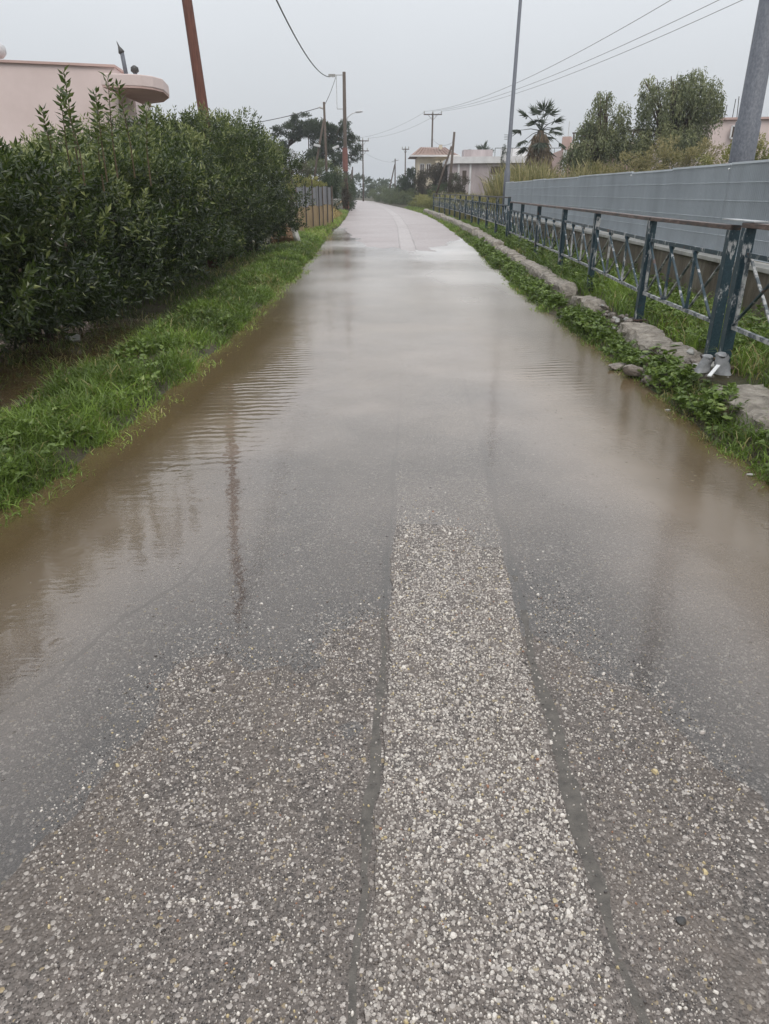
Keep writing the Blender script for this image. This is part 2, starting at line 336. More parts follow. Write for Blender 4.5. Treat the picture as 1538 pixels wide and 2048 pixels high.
class MB:
    def __init__(s): s.v = []; s.f = []
    def add(s, vs, fs):
        b = len(s.v); s.v += [tuple(x) for x in vs]; s.f += [tuple(i + b for i in f) for f in fs]; return s
    def box(s, c, d, rz=0, R=None):
        x, y, z = d[0] / 2, d[1] / 2, d[2] / 2; vs = []
        R = R or Matrix.Rotation(rz, 3, 'Z')
        for sx, sy, sz in ((-1, -1, -1), (1, -1, -1), (1, 1, -1), (-1, 1, -1), (-1, -1, 1), (1, -1, 1), (1, 1, 1), (-1, 1, 1)):
            vs.append(Vector(c) + R @ Vector((sx * x, sy * y, sz * z)))
        return s.add(vs, [(0, 3, 2, 1), (4, 5, 6, 7), (0, 1, 5, 4), (1, 2, 6, 5), (2, 3, 7, 6), (3, 0, 4, 7)])
    def bar(s, a, b, w, h, up=(0, 0, 1)):
        """square bar from a to b; w across, h along up"""
        a = Vector(a); b = Vector(b); d = (b - a).normalized(); u = Vector(up)
        x = d.cross(u)
        if x.length < 1e-3: x = d.cross(Vector((1, 0, 0)))
        x.normalize(); u = x.cross(d).normalized(); x *= w / 2; u *= h / 2
        vs = [a - x - u, a + x - u, a + x + u, a - x + u, b - x - u, b + x - u, b + x + u, b - x + u]
        return s.add(vs, [(0, 1, 2, 3), (7, 6, 5, 4), (0, 4, 5, 1), (1, 5, 6, 2), (2, 6, 7, 3), (3, 7, 4, 0)])
    def tube(s, pts, rs, n=8):
        pts = [Vector(p) for p in pts]
        if not hasattr(rs, '__len__'): rs = [rs] * len(pts)
        vs = []; fs = []
        ref = Vector((1, 0, .01)) if abs((pts[-1] - pts[0]).normalized().x) < .9 else Vector((0, 1, .01))
        for i, p in enumerate(pts):
            d = (pts[min(i + 1, len(pts) - 1)] - pts[max(i - 1, 0)]).normalized(); x = d.cross(ref).normalized(); y = d.cross(x)
            for k in range(n): t = 2 * PI * k / n; vs.append(p + (x * math.cos(t) + y * math.sin(t)) * rs[i])
        for i in range(len(pts) - 1):
            for k in range(n): a = i * n + k; b = i * n + (k + 1) % n; fs.append((a, b, b + n, a + n))
        fs.append(tuple(range(n))[::-1]); m = (len(pts) - 1) * n; fs.append(tuple(range(m, m + n)))
        return s.add(vs, fs)
    def prism(s, poly, z0, z1):
        n = len(poly); vs = [(x, y, z0) for x, y in poly] + [(x, y, z1) for x, y in poly]
        return s.add(vs, [tuple(range(n))[::-1], tuple(range(n, 2 * n))] + [(i, (i + 1) % n, (i + 1) % n + n, i + n) for i in range(n)])
    def build(s, name, mat, parent=None, base=(0, 0, 0), bevel=0, smooth=False, kind=None):
        off = origin_of(parent) if parent else Vector(base)
        me = bpy.data.meshes.new(name); me.from_pydata([tuple(Vector(v) - off) for v in s.v], [], s.f); me.update()
        if smooth: me.polygons.foreach_set('use_smooth', [True] * len(me.polygons))
        o = link_mesh(name, me, mat, parent, None if parent else Vector(base), kind)
        if bevel: b = o.modifiers.new('bevel', 'BEVEL'); b.width = bevel; b.segments = 2; b.limit_method = 'ANGLE'
        return o

def unit(v): return v / np.maximum(np.linalg.norm(v, axis=-1, keepdims=True), 1e-6)
def leaf_quads(P, D, Ln, Wd, fold=.15, rng=RNG, up=None):
    """folded four-point leaves; P base, D direction"""
    n = len(P); D = unit(D); r = rng.normal(size=(n, 3)) if up is None else up + rng.normal(size=(n, 3)) * .5
    Sd = unit(np.cross(D, r)); Nn = np.cross(Sd, D)
    Ln = np.broadcast_to(np.asarray(Ln, float), (n,))[:, None]; Wd = np.broadcast_to(np.asarray(Wd, float), (n,))[:, None]
    m = P + D * Ln * .45
    V = np.stack([P, m + Sd * Wd / 2 + Nn * Wd * fold, P + D * Ln - Nn * Ln * .12, m - Sd * Wd / 2 + Nn * Wd * fold], 1).reshape(-1, 3)
    return V, np.arange(4 * n).reshape(n, 4)
def leaves_obj(name, P, D, Ln, Wd, tint, mat, parent=None, base=(0, 0, 0), kind='stuff', **k):
    V, F = leaf_quads(P, D, Ln, Wd, **k)
    return np_obj(name, V, F, mat, parent, base, {'tint': ('FLOAT', np.repeat(np.clip(tint, 0, 1), 4))}, kind=kind)
def rand_dirs(n, rng=RNG): return unit(rng.normal(size=(n, 3)))
def shoots(C, D, ln, nl, rng=RNG, spread=.9):
    """leafy shoots: for each centre C and axis D, nl leaves along a stem of length ln"""
    n = len(C); D = unit(D); a = unit(np.cross(D, rng.normal(size=(n, 3)))); b = np.cross(D, a)
    t = (np.arange(nl) + .5) / nl; ang = np.arange(nl) * 2.4
    ln = np.broadcast_to(np.asarray(ln, float), (n,))
    P = C[:, None, :] + D[:, None, :] * (t[None, :] * ln[:, None])[..., None]
    R = a[:, None, :] * np.cos(ang)[None, :, None] + b[:, None, :] * np.sin(ang)[None, :, None]
    dd = R * spread + D[:, None, :] * (.35 + .9 * t)[None, :, None] + rng.normal(size=(n, nl, 3)) * .25
    return P.reshape(-1, 3), dd.reshape(-1, 3)

# ------------------------------------------------------------------ ground, road, water
def grid(xs, ys):
    X, Y = np.meshgrid(xs, ys); nx, ny = len(xs), len(ys)
    i = np.arange(nx * ny).reshape(ny, nx)
    F = np.stack([i[:-1, :-1], i[:-1, 1:], i[1:, 1:], i[1:, :-1]], -1).reshape(-1, 4)
    return X.ravel(), Y.ravel(), F
xs = np.unique(np.concatenate([np.linspace(-900, -60, 15), np.linspace(-60, -8, 27), np.linspace(-8, -4, 27), np.arange(-4, 4.6, .07), np.linspace(4.6, 8, 18), np.linspace(8, 60, 27), np.linspace(60, 900, 15)]))
ys = np.unique(np.concatenate([np.linspace(-900, -6, 14), np.arange(-6, 0, .5), np.arange(0, 12, .09), np.arange(12, 30, .2), np.arange(30, 70, .8), np.arange(70, 180, 3), np.linspace(180, 1000, 20)]))
X, Y, F = grid(xs, ys); Z = ground_z(X, Y)
tag(np_obj('ground', np.stack([X, Y, Z], 1), F, m_earth, smooth=True), kind='structure')

us = np.linspace(0, 1, 110); ys = np.unique(np.concatenate([np.arange(-3, .5, .2), np.arange(.5, 10, .045), np.arange(10, 26, .12), np.arange(26, 70, .5), np.arange(70, 171, 2)]))
U, Y, F = grid(us, ys); X = Le(Y) - .12 + U * (Re(Y) - Le(Y) + .24); Z = road_z(X, Y)
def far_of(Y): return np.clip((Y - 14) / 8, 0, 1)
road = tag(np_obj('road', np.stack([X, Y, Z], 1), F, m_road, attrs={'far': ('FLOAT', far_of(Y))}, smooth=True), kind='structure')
# the trench patch with its ragged edges, and the silted joints on both sides
ys = np.unique(np.concatenate([np.arange(-2, 8, .02), np.arange(8, 30, .06), np.arange(30, 120, .5)]))
us = np.linspace(0, 1, 14); U, Y, F = grid(us, ys)
jl = ip(SLT, Y) + .022 * fbm(Y, Y * 0, 5, 5) + .012 * fbm(Y, Y * 0, 22, 6); jr = ip(SRT, Y) + .03 * fbm(Y, Y * 0 + 9, 3.2, 6) + .016 * fbm(Y, Y * 0, 24, 5)
X = jl + .012 + U * (jr - jl - .03); Z = road_z(X, Y) + patch_up(X, Y)
patch = np_obj('trench_patch', np.stack([X, Y, Z], 1), F, m_patch, road, attrs={'far': ('FLOAT', far_of(Y))}, smooth=True)
for sd in (0, 1):
    us = np.linspace(0, 1, 4); U, Y, F = grid(us, ys)
    if sd == 0: c = ip(SLT, Y) + .022 * fbm(Y, Y * 0, 5, 5) - .012; wd = .008 + .014 * fbm(Y, Y * 0, 2.5, 1) + .012 * fbm(Y, Y * 0, 13, 2)
    else: c = ip(SRT, Y) + .03 * fbm(Y, Y * 0 + 9, 3.2, 6) + .012; wd = .014 + .020 * fbm(Y, Y * 0, 2, 2) + .016 * fbm(Y, Y * 0, 14, 4)
    wd = np.maximum(wd, .008) * np.interp(Y, [0, 4, 8, 20], [1, 1, .6, .35]); X = c + (U - .5) * 2 * wd; Z = road_z(X, Y) + .0006
    np_obj('silt_joint', np.stack([X, Y, Z], 1), F, m_silt, road, smooth=True)
def ribbon(name, pts, wd, mat, parent, lift=.0025):
    pts = np.array(pts); t = np.linspace(0, len(pts) - 1, len(pts) * 14); px = np.interp(t, range(len(pts)), pts[:, 0]); py = np.interp(t, range(len(pts)), pts[:, 1])
    px = px + .018 * fbm(py, px, 9, 2) + .01 * fbm(py, px, 30, 3); ww = wd * (.5 + 1.1 * np.abs(fbm(px, py, 12, 4))) * np.interp(t, [0, 1, len(pts) - 1.5, len(pts) - 1], [.3, 1, 1, .1])
    dx = np.gradient(px); dy = np.gradient(py); l = np.hypot(dx, dy); nx, ny = -dy / l, dx / l
    A = np.stack([px + nx * ww, py + ny * ww], 1); B = np.stack([px - nx * ww, py - ny * ww], 1)
    P = np.stack([A, B], 1).reshape(-1, 2); V = np.column_stack([P, road_z(P[:, 0], P[:, 1]) + lift]); i = np.arange(len(t) - 1) * 2
    return np_obj(name, V, np.stack([i, i + 1, i + 3, i + 2], 1), mat, parent)
ribbon('crack', [(-1.42, 1.6), (-1.30, 1.72), (-1.18, 1.86), (-1.12, 2.0), (-1.06, 2.2), (-1.02, 2.35), (-.93, 2.5), (-.84, 2.62), (-.82, 2.85), (-.75, 3.1)], 0.013, m_crack, road)

# flood water: one level sheet over road dips, verges and ditch
xs = np.unique(np.concatenate([np.arange(-6, -4, .25), np.arange(-4, 2.7, .055), np.arange(2.7, 4, .3)]))
ys = np.unique(np.concatenate([np.arange(-5, 0.5, .25), np.arange(.5, 12, .06), np.arange(12, 24, .15), np.arange(24, 62, .4)]))
X, Y, F = grid(xs, ys)
inr = (X > Le(Y) - .1) & (X < Re(Y) + .1)
dep = -np.where(inr, road_z(X, Y), ground_z(X, Y))
rip = np.exp(-((X + 1.02) / .36) ** 2 - ((Y - 5.9) / 1.3) ** 2) + .8 * np.exp(-((X - 1.45) / .32) ** 2 - ((Y - 6.5) / .8) ** 2) + .45 * np.exp(-((X + 1.3) / .5) ** 2 - ((Y - 9.5) / 1.5) ** 2) + .25 * np.exp(-((X + 1.0) / .4) ** 2 - ((Y - 3.9) / .5) ** 2)
keep = (dep[F].max(1) > -.012); F = F[keep]; used = np.unique(F); mp_ = np.zeros(len(X), int); mp_[used] = np.arange(len(used))
tag(np_obj('flood_water', np.stack([X, Y, X * 0], 1)[used], mp_[F], m_water, attrs={'depth': ('FLOAT', dep[used]), 'ripple': ('FLOAT', rip[used]), 'murk': ('FLOAT', np.interp(Y[used], [1.0, 3.0, 6.5], [.26, .50, 1]) * (1 + .5 * fbm(X[used], Y[used], 1.1, 2))), 'chop': ('FLOAT', np.interp(Y[used], [6, 13], [0, 1]) * np.clip(.8 + .9 * fbm(X[used], Y[used], .5, 5), .3, 1.2) + .5 * 1.4 * np.interp(X[used], [.55, 1.2], [0, 1]))}, smooth=True), kind='structure')

# pebbles of the exposed aggregate: geometry where a stone shows several pixels wide
def pebbles():
    rng = np.random.default_rng(5); c = .0088
    gx = np.arange(-2.3, 2.3, c); gy = np.arange(.72, 3.7, c); GX, GY = np.meshgrid(gx, gy); GX = GX.ravel(); GY = GY.ravel()
    GX = GX + rng.uniform(-.5, .5, len(GX)) * c; GY = GY + rng.uniform(-.5, .5, len(GY)) * c
    jl = ip(SLT, GY); jr = ip(SRT, GY); inp = (GX > jl + .02) & (GX < jr - .02); seam = (~inp) & (GX > jl - .035) & (GX < jr + .045)
    vis = np.abs(GX) < .57 * GY + .16
    kp = vis & (~seam | (rng.random(len(GX)) < .34)) & (rng.random(len(GX)) < np.where(inp, .90, .78)) & (rng.random(len(GX)) < np.interp(GY, [2.3, 3.7], [1, .2]))
    kp &= fbm(GX, GY, 7, 2) + rng.uniform(-.3, .3, len(GX)) < .52
    x, y, inp = GX[kp], GY[kp], inp[kp]; n = len(x)
    r = np.exp(rng.normal(np.log(.0033), .34, n)) * np.where(inp, .92, .76); big = rng.random(n) < .02; r = np.where(big, r * 1.9, r); r = np.clip(r, .0015, .0105)
    z = road_z(x, y) + np.where(inp, patch_up(x, y) + .0003, .0008)
    q = rng.random(n); pal = np.array([(.62, .57, .51), (.43, .385, .345), (.265, .23, .208), (.14, .12, .108), (.055, .046, .043), (.48, .38, .2), (.28, .13, .07)])
    cum_p = np.array([.40, .68, .83, .91, .96, .992, 1]); cum_r = np.array([.17, .40, .64, .83, .96, .992, 1])
    k = np.where(inp, np.searchsorted(cum_p, q), np.searchsorted(cum_r, q)); col = pal[np.clip(k, 0, 6)] * rng.uniform(.82, 1.12, (n, 1))
    el = rng.uniform(.5, .95, n); th = rng.uniform(0, PI, n); A = 6; ang = np.arange(A) * 2 * PI / A
    rr = rng.uniform(.66, 1.28, (n, A)); hgt = r * rng.uniform(.35, .75, n)
    def ringv(s, h):
        lx = np.cos(ang)[None] * r[:, None] * s * rr; ly = np.sin(ang)[None] * r[:, None] * s * rr * el[:, None]
        ct, st = np.cos(th)[:, None], np.sin(th)[:, None]
        return np.stack([x[:, None] + lx * ct - ly * st, y[:, None] + lx * st + ly * ct, (z + h)[:, None] + 0 * lx], -1)
    r0 = ringv(1.0, -.0006 + 0 * hgt); r1 = ringv(.62, hgt)
    V = np.concatenate([r0, r1], 1)          # n,12,3
    f = []
    for j in range(A):
        a, b = j, (j + 1) % A; f += [(a, b, b + A, a + A)]
    f += [(6, 7, 8, 9), (6, 9, 10, 11)]; f = np.array(f)
    order = np.argsort(-(r / np.maximum(y, .5))); top = order[:280]; rest = order[280:]
    def make(idx, name, kind, parent, base=None):
        Vv = V[idx].reshape(-1, 3); Ff = (f[None] + (np.arange(len(idx)) * 12)[:, None, None]).reshape(-1, 4)
        C = np.repeat(np.column_stack([col[idx], np.ones(len(idx))]), 12, 0)
        return np_obj(name, Vv, Ff, m_pebble, parent, attrs={'pc': ('FLOAT_COLOR', C)}, smooth=False, kind=kind)
    make(rest, 'pebbles', 'stuff', road)
    for i in top: make(np.array([i]), 'pebble', None, road)
pebbles()

# ------------------------------------------------------------------ left pink apartment block
pb = empty('apartment_building', (-11, 25, .1), 'pale pink flat-roofed building with an overhanging curved balcony slab, behind the hedge', 'building')
MB().prism([(-18.5, 19.6), (-7.46, 22.9), (-7.72, 25.2), (-9.5, 33), (-20, 31)], .1, 4.62).build('wall', m_pink, pb)
MB().prism([(-18.56, 19.5), (-7.42, 22.84), (-7.66, 25.25), (-9.45, 33.05), (-20.1, 31.1)], 4.62, 4.68).build('parapet_cap', m_pinkd, pb)
arc = [(-7.40, 21.5), (-6.62, 21.6)] + [(-6.72 + .67 * math.sin(t), 22.5 - .9 * math.cos(t)) for t in (.5, .95, PI / 2)] + [(-6.25, 23.8), (-6.75, 24.9), (-7.6, 25.6), (-7.45, 22.8)]
MB().prism(arc, 4.03, 4.30).build('balcony_slab', m_pink, pb, bevel=.02)
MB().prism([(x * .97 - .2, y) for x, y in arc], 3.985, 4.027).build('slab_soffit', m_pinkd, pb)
wn = MB().bar((-7.56, 23.85, 1.9), (-7.56, 23.85, 3.45), .9, .05, up=(1, 0, 0)).build('window', m_white, pb)
for k in range(14): MB().box((-7.535 + .0, 23.85, 2.0 + k * .105), (.03, .78, .05)).build('shutter_slat', m_shutter, wn)
MB().bar((-7.7, 24.85, 1.4), (-7.7, 24.85, 3.5), .5, .06, up=(1, 0, 0)).build('door', m_shutter, pb)
ch = MB().tube([(-7.05, 22.6, 4.3), (-7.1, 22.6, 4.95)], .055, 10).build('stove_pipe', m_steel, pb, smooth=True)
MB().tube([(-7.1, 22.6, 4.9), (-7.11, 22.6, 4.93), (-7.13, 22.6, 4.99), (-7.16, 22.6, 5.06), (-7.2, 22.6, 5.18)], [.06, .085, .06, .025, .006], 9).build('cowl', m_dkmetal, ch, smooth=True)
v = MB().tube([(-6.75, 22.4, 4.3), (-6.75, 22.4, 4.42)], .05, 8).build('roof_vent', m_steel, pb)
MB().tube([(-6.75, 22.4, 4.42), (-6.75, 22.4, 4.46), (-6.75, 22.4, 4.55), (-6.75, 22.4, 4.6)], [.06, .11, .1, .03], 9).build('vent_cap', m_dkmetal, v, smooth=True)
st = empty('solar_water_heater', (-10.9, 22.9, 4.68), 'small steel water tank on the roof at the left picture edge', 'water heater')
MB().tube([(-11.5, 22.9, 5.02), (-11.4, 22.9, 5.02), (-10.5, 22.9, 5.02), (-10.4, 22.9, 5.02)], [.12, .2, .2, .12], 12).build('tank', m_lamp, st, smooth=True)
for x in (-11.2, -10.7): MB().bar((x, 22.9, 4.68), (x, 22.9, 4.9), .05, .05).build('leg', m_dkmetal, st)

# ------------------------------------------------------------------ hedge of evergreen shrubs on the left
def stem_mb(x, y, z0, h, n, spread, r0, rng):
    mb = MB()
    for k in range(n):
        a = rng.uniform(0, 2 * PI); s = rng.uniform(.3, 1) * spread
        p = [(x + .12 * math.cos(a), y + .12 * math.sin(a), z0 - .1)]
        for t in (.35, .7, 1): p.append((x + math.cos(a) * (.12 + s * t) + rng.uniform(-.06, .06), y + math.sin(a) * (.12 + s * t) + rng.uniform(-.06, .06), z0 + h * t))
        mb.tube(p, [r0, r0 * .75, r0 * .5, r0 * .2], 6)
    return mb
hedge = [  # x, y, half-width x, half-length y, height, label
    (-3.95, 3.6, 1.15, 1.35, 2.3, 'dark glossy evergreen shrub nearest the camera, cut off by the left picture edge'),
    (-3.95, 5.9, 1.2, 1.4, 1.98, 'evergreen shrub of the hedge left of the tall upright shoots, over the flooded ditch'),
    (-3.85, 8.0, 1.25, 1.4, 1.80, 'evergreen shrub topped by tall pale upright shoots in front of the pink building'),
    (-3.8, 10.2, 1.25, 1.4, 1.98, 'evergreen shrub below the curved balcony slab of the pink building'),
    (-3.75, 12.4, 1.2, 1.45, 2.22, 'evergreen shrub just left of the red-brown pole in the hedge'),
    (-3.7, 14.7, 1.25, 1.5, 2.68, 'tallest evergreen shrub, right of the red-brown pole'),
    (-3.6, 17.0, 1.25, 1.4, 2.78, 'evergreen shrub second from the far end of the hedge'),
    (-3.38, 19.3, 1.2, 1.3, 2.62, 'last shrub at the far end of the hedge, next to the board fence'),
]
for i, (x, y, rx, ry, h, lab) in enumerate(hedge):
    rng = np.random.default_rng(100 + i); z0 = float(ground_z(x, y))
    root = empty('evergreen_shrub', (x, y, z0), lab, 'shrub', 'evergreen shrubs of the hedge on the left')
    stem_mb(x, y, z0, h * .75, 9, .75, .035, rng).build('stem', m_bark, root, smooth=True)
    n = 3100 if i < 5 else 2500
    # lumpy upright volume: an undercut base, bulging middle, broken top
    d = rand_dirs(n, rng); rad = rng.uniform(0, 1, n) ** .22
    lump = 1 + .26 * np.sin(d[:, 0] * 5 + i) * np.cos(d[:, 1] * 6 + 2 * i) + .12 * np.sin(d[:, 2] * 9 + i * 3)
    ex = np.sign(d) * np.abs(d) ** .72
    C = np.stack([x + ex[:, 0] * rx * rad * lump, y + ex[:, 1] * ry * rad * lump, z0 + h * .54 + ex[:, 2] * h * .46 * rad * (1 + .06 * np.sin(7 * d[:, 0] + i) + .07 * np.cos(5 * d[:, 1] * ry + 2 * i))], 1)
    low = C[:, 2] < z0 + .55; C[low, 0] -= (z0 + .55 - C[low, 2]) * .9 * (C[low, 0] > x)
    C = C[C[:, 2] > z0 + .16]; n = len(C)
    out_ = C - np.array([x, y, z0 + h * .4]); D = unit(out_) * .8 + np.array([0, 0, .55]) + rng.normal(size=(n, 3)) * .35
    P, dd = shoots(C, D, rng.uniform(.12, .24, n), 11, rng)
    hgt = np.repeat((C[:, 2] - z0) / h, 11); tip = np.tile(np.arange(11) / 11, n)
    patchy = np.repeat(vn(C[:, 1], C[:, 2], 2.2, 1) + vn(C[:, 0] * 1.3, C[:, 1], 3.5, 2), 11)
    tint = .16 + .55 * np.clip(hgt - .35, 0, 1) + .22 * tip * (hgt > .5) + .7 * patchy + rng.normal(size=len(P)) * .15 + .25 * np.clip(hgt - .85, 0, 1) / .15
    pal_ = rng.random(len(P)); tint = np.where(pal_ < .035, rng.uniform(.8, 1, len(P)), tint); ln = rng.uniform(.04, .10, len(P)); leaves_obj('foliage', P, dd, ln, ln * .36, tint, m_hedge, root, rng=rng)  # a few random leaves tinted pale: glints painted into the leaf colour
    # upright new growth on top
    ns = 34 if i != 2 else 30
    a = rng.uniform(-.85, .85, ns); b = rng.uniform(-.85, .85, ns)
    C = np.stack([x + a * rx, y + b * ry, z0 + h * (.90 - .12 * (a * a + b * b)) + 0 * a], 1); D = np.stack([rng.normal(0, .16, ns), rng.normal(0, .16, ns), np.ones(ns)], 1)
    sl_ = rng.uniform(.15, .38, ns)
    P, dd = shoots(C, D, sl_, 20, rng, 1.1); tint = .45 + .35 * np.tile(np.arange(20) / 20, ns) + rng.normal(size=len(P)) * .12
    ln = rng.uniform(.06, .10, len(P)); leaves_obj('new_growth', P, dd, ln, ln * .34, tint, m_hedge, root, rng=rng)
    if i in (1, 2):   # the tall shoots seen against the pink wall
        tops = [(-2.83, 7.3, 2.46, .5), (-2.95, 7.4, 2.34, .45), (-2.76, 7.2, 2.25, .4), (-2.55, 7.5, 2.47, .55), (-2.62, 7.4, 2.33, .45), (-2.45, 7.7, 2.42, .5), (-3.05, 7.3, 2.17, .4), (-2.7, 7.5, 2.2, .4), (-2.36, 7.9, 2.2, .35)] if i == 2 else [(-3.2, 6.2, 2.05, .35), (-3.0, 6.0, 2.0, .3), (-3.35, 6.3, 2.1, .3)]
        C = np.array([(p[0], p[1], p[2] - p[3]) for p in tops]); D = np.column_stack([rng.normal(0, .07, len(C)), rng.normal(0, .07, len(C)), np.ones(len(C))])
        mbs = MB()
        for c, d_, t in zip(C, D, tops): mbs.tube([c - np.array([0, 0, .3]), c, c + unit(d_) * t[3] * .95], [.008, .006, .003], 5)
        mbs.build('shoot_stem', m_twig, root)
        P, dd = shoots(C, D, np.array([t[3] for t in tops]), 34, rng, 1.5); tint = .5 + .4 * rng.random(len(P))
        ln = rng.uniform(.07, .105, len(P)); leaves_obj('tall_shoot', P, dd, ln, ln * .36, tint, m_hedge, root, rng=rng)

# ------------------------------------------------------------------ trees
def tree(name, x, y, z0, trunk, blobs, n, leaf, mat, label, cat='tree', group=None, tlo=.1, thi=.7, droop=0, bark=m_bark, r0=.18, seed=0, wf=.45, aniso=None, sparse=1):
    """trunk: list of points; blobs: (cx,cy,cz,rx,ry,rz); leaves scattered in clumps through the blobs"""
    rng = np.random.default_rng(seed + 50); root = empty(name, (x, y, z0), label, cat, group)
    mb = MB(); tp = [Vector(p) for p in trunk]; mb.tube(tp, np.linspace(r0, r0 * .45, len(tp)), 8)
    for b in blobs:
        c = Vector(b[:3]); best = min(tp[1:] if len(tp) > 1 else tp, key=lambda p: (p - c).length)
        for k in range(3):
            e = c + Vector((rng.uniform(-.6, .6) * b[3], rng.uniform(-.6, .6) * b[4], rng.uniform(-.3, .6) * b[5])); m = best.lerp(e, .5) + Vector((rng.uniform(-.1, .1) * b[3], 0, .12 * b[5]))
            mb.tube([best, m, e], [r0 * .42, r0 * .25, r0 * .08], 5)
    mb.build('trunk', bark, root, smooth=True)
    vol = np.array([b[3] * b[4] * b[5] for b in blobs]) ** .75; cnt = (n * vol / vol.sum()).astype(int); Ps = []; Ds = []; Ts = []
    for b, c in zip(blobs, cnt):
        nc = max(10, int(30 * sparse)); d = rand_dirs(nc, rng); rad = rng.uniform(.35, 1, nc) ** .6; sc = np.array(b[3:6])
        cc = np.array(b[:3]) + d * sc * rad[:, None]; k = rng.integers(0, nc, c)
        off = rand_dirs(c, rng) * (rng.uniform(0, 1, c) ** .5)[:, None] * sc * .30
        P = cc[k] + off; D = rand_dirs(c, rng) * .8 + unit(P - np.array(b[:3])) * .6 + np.array([0, 0, .25 - droop])
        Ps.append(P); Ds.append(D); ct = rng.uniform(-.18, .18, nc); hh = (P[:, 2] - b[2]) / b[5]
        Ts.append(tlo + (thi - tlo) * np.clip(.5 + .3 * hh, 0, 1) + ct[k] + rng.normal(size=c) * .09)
    P = np.concatenate(Ps); D = np.concatenate(Ds); T = np.concatenate(Ts); ln = leaf * rng.uniform(.6, 1.3, len(P))
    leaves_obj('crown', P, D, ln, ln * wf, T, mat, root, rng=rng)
    return root

# pines and olives left of the road
tree('pine_tree', -8.6, 75, .3, [(-8.9, 75, .2), (-9.2, 75, 2.6), (-9.4, 75, 4.2), (-9.0, 75, 5.4)], [(-8.9, 75, 6.6, 1.5, 1.4, .75), (-7.7, 75.3, 7.3, 1.3, 1.3, .75), (-9.9, 74.6, 5.3, .8, 1.0, .9), (-6.9, 75, 6.7, .7, .9, .6)], 9000, .22, m_pine, 'pine with a slanting crown, left of the forked gap of sky among the pines', 'tree', 'pines left of the road', r0=.2, seed=1, wf=.3)
tree('pine_tree', -6.9, 74, .3, [(-6.9, 74, .2), (-7.0, 74, 2.8), (-7.05, 74, 4.6), (-7.0, 74, 6.4)], [(-6.5, 74, 6.5, .9, 1, .8), (-5.9, 74, 5.3, 1.0, 1, 1.0)], 3500, .22, m_pine, 'slim straight pine trunk standing in the gap of sky between the crowns', 'tree', 'pines left of the road', r0=.09, seed=2, wf=.3)
tree('pine_tree', -4.4, 73, .3, [(-3.2, 73, .2), (-3.7, 73, 1.6), (-4.4, 73, 3.0), (-4.8, 73, 4.6), (-4.6, 73, 5.8)], [(-5.3, 73, 6.1, 1.5, 1.5, 1.35), (-3.9, 73.4, 6.0, 1.1, 1.2, 1.1), (-5.0, 72.6, 4.3, 1.9, 1.6, .95), (-6.4, 73, 4.4, .8, 1, .7), (-2.7, 73, 5.4, .55, .8, .75), (-2.6, 73, 4.5, .5, .6, .5), (-3.6, 73, 7.0, .5, .6, .35)], 14000, .22, m_pine, 'broad dark pine directly behind the bracket pole, its trunk leaning left', 'tree', 'pines left of the road', r0=.22, seed=3, wf=.3)
tree('olive_tree', -5.2, 52, .2, [(-5.2, 52, .1), (-5.1, 52, 1.2), (-5.0, 52, 2)], [(-4.4, 52, 2.6, 1.3, 1.2, 1.0), (-5.6, 52.5, 2.3, 1.0, 1.2, .9), (-3.3, 52, 2.2, .7, .9, .7)], 7000, .13, m_grey, 'grey-green bushy tree above the board fence, below the pines', 'tree', r0=.12, seed=4)
tree('bare_brown_tree', -6.0, 45, .2, [(-5.6, 45, .1), (-5.4, 45, 1.4), (-5.3, 45, 2.4)], [(-5.4, 45, 2.7, .75, .8, .9), (-4.6, 45.3, 2.3, .5, .6, .8), (-6.3, 45, 3.1, .8, .7, .9)], 4200, .10, m_brown, 'brown half-dead tree rising over the far end of the hedge', 'tree', r0=.09, seed=5, wf=.25)
tree('lemon_bush', -4.2, 38, .2, [(-4.2, 38, .1), (-4.1, 38, .9)], [(-4.0, 38, 1.6, .75, .7, .55), (-3.3, 38, 1.7, .45, .5, .4)], 3200, .10, m_ygreen, 'light yellow-green bush showing above the grey sheets of the board fence', 'bush', r0=.05, seed=6, thi=.95)
tree('dark_bush', -3.4, 44, .2, [(-3.4, 44, .1), (-3.3, 44, 1.0)], [(-3.25, 44, 1.25, .75, .9, 1.05), (-3.1, 45, 1.9, .55, .8, .8)], 5200, .11, m_dark, 'dark green bush between the board fence and the bracket pole', 'bush', r0=.06, seed=7, tlo=.0, thi=.3)
tree('dark_bush', -3.05, 64, .2, [(-3.05, 64, .1), (-3.0, 64, 1.0)], [(-2.95, 64, .9, .55, .8, 1.0), (-3.2, 70, 1.3, .6, 3.5, 1.5)], 4200, .13, m_dark, 'dark bush at the road edge right behind the bracket pole', 'bush', r0=.06, seed=8, tlo=.05, thi=.5)
tree('dark_bush', -3.9, 86, .2, [(-3.9, 86, .1), (-3.8, 86, 1.2)], [(-4.3, 88, 1.3, .8, 5, 1.5), (-5.0, 100, 1.8, .9, 7, 1.8)], 4000, .2, m_dark, 'farthest dark bush on the left side where the road bends away', 'bush', r0=.07, seed=9, tlo=.1, thi=.6)

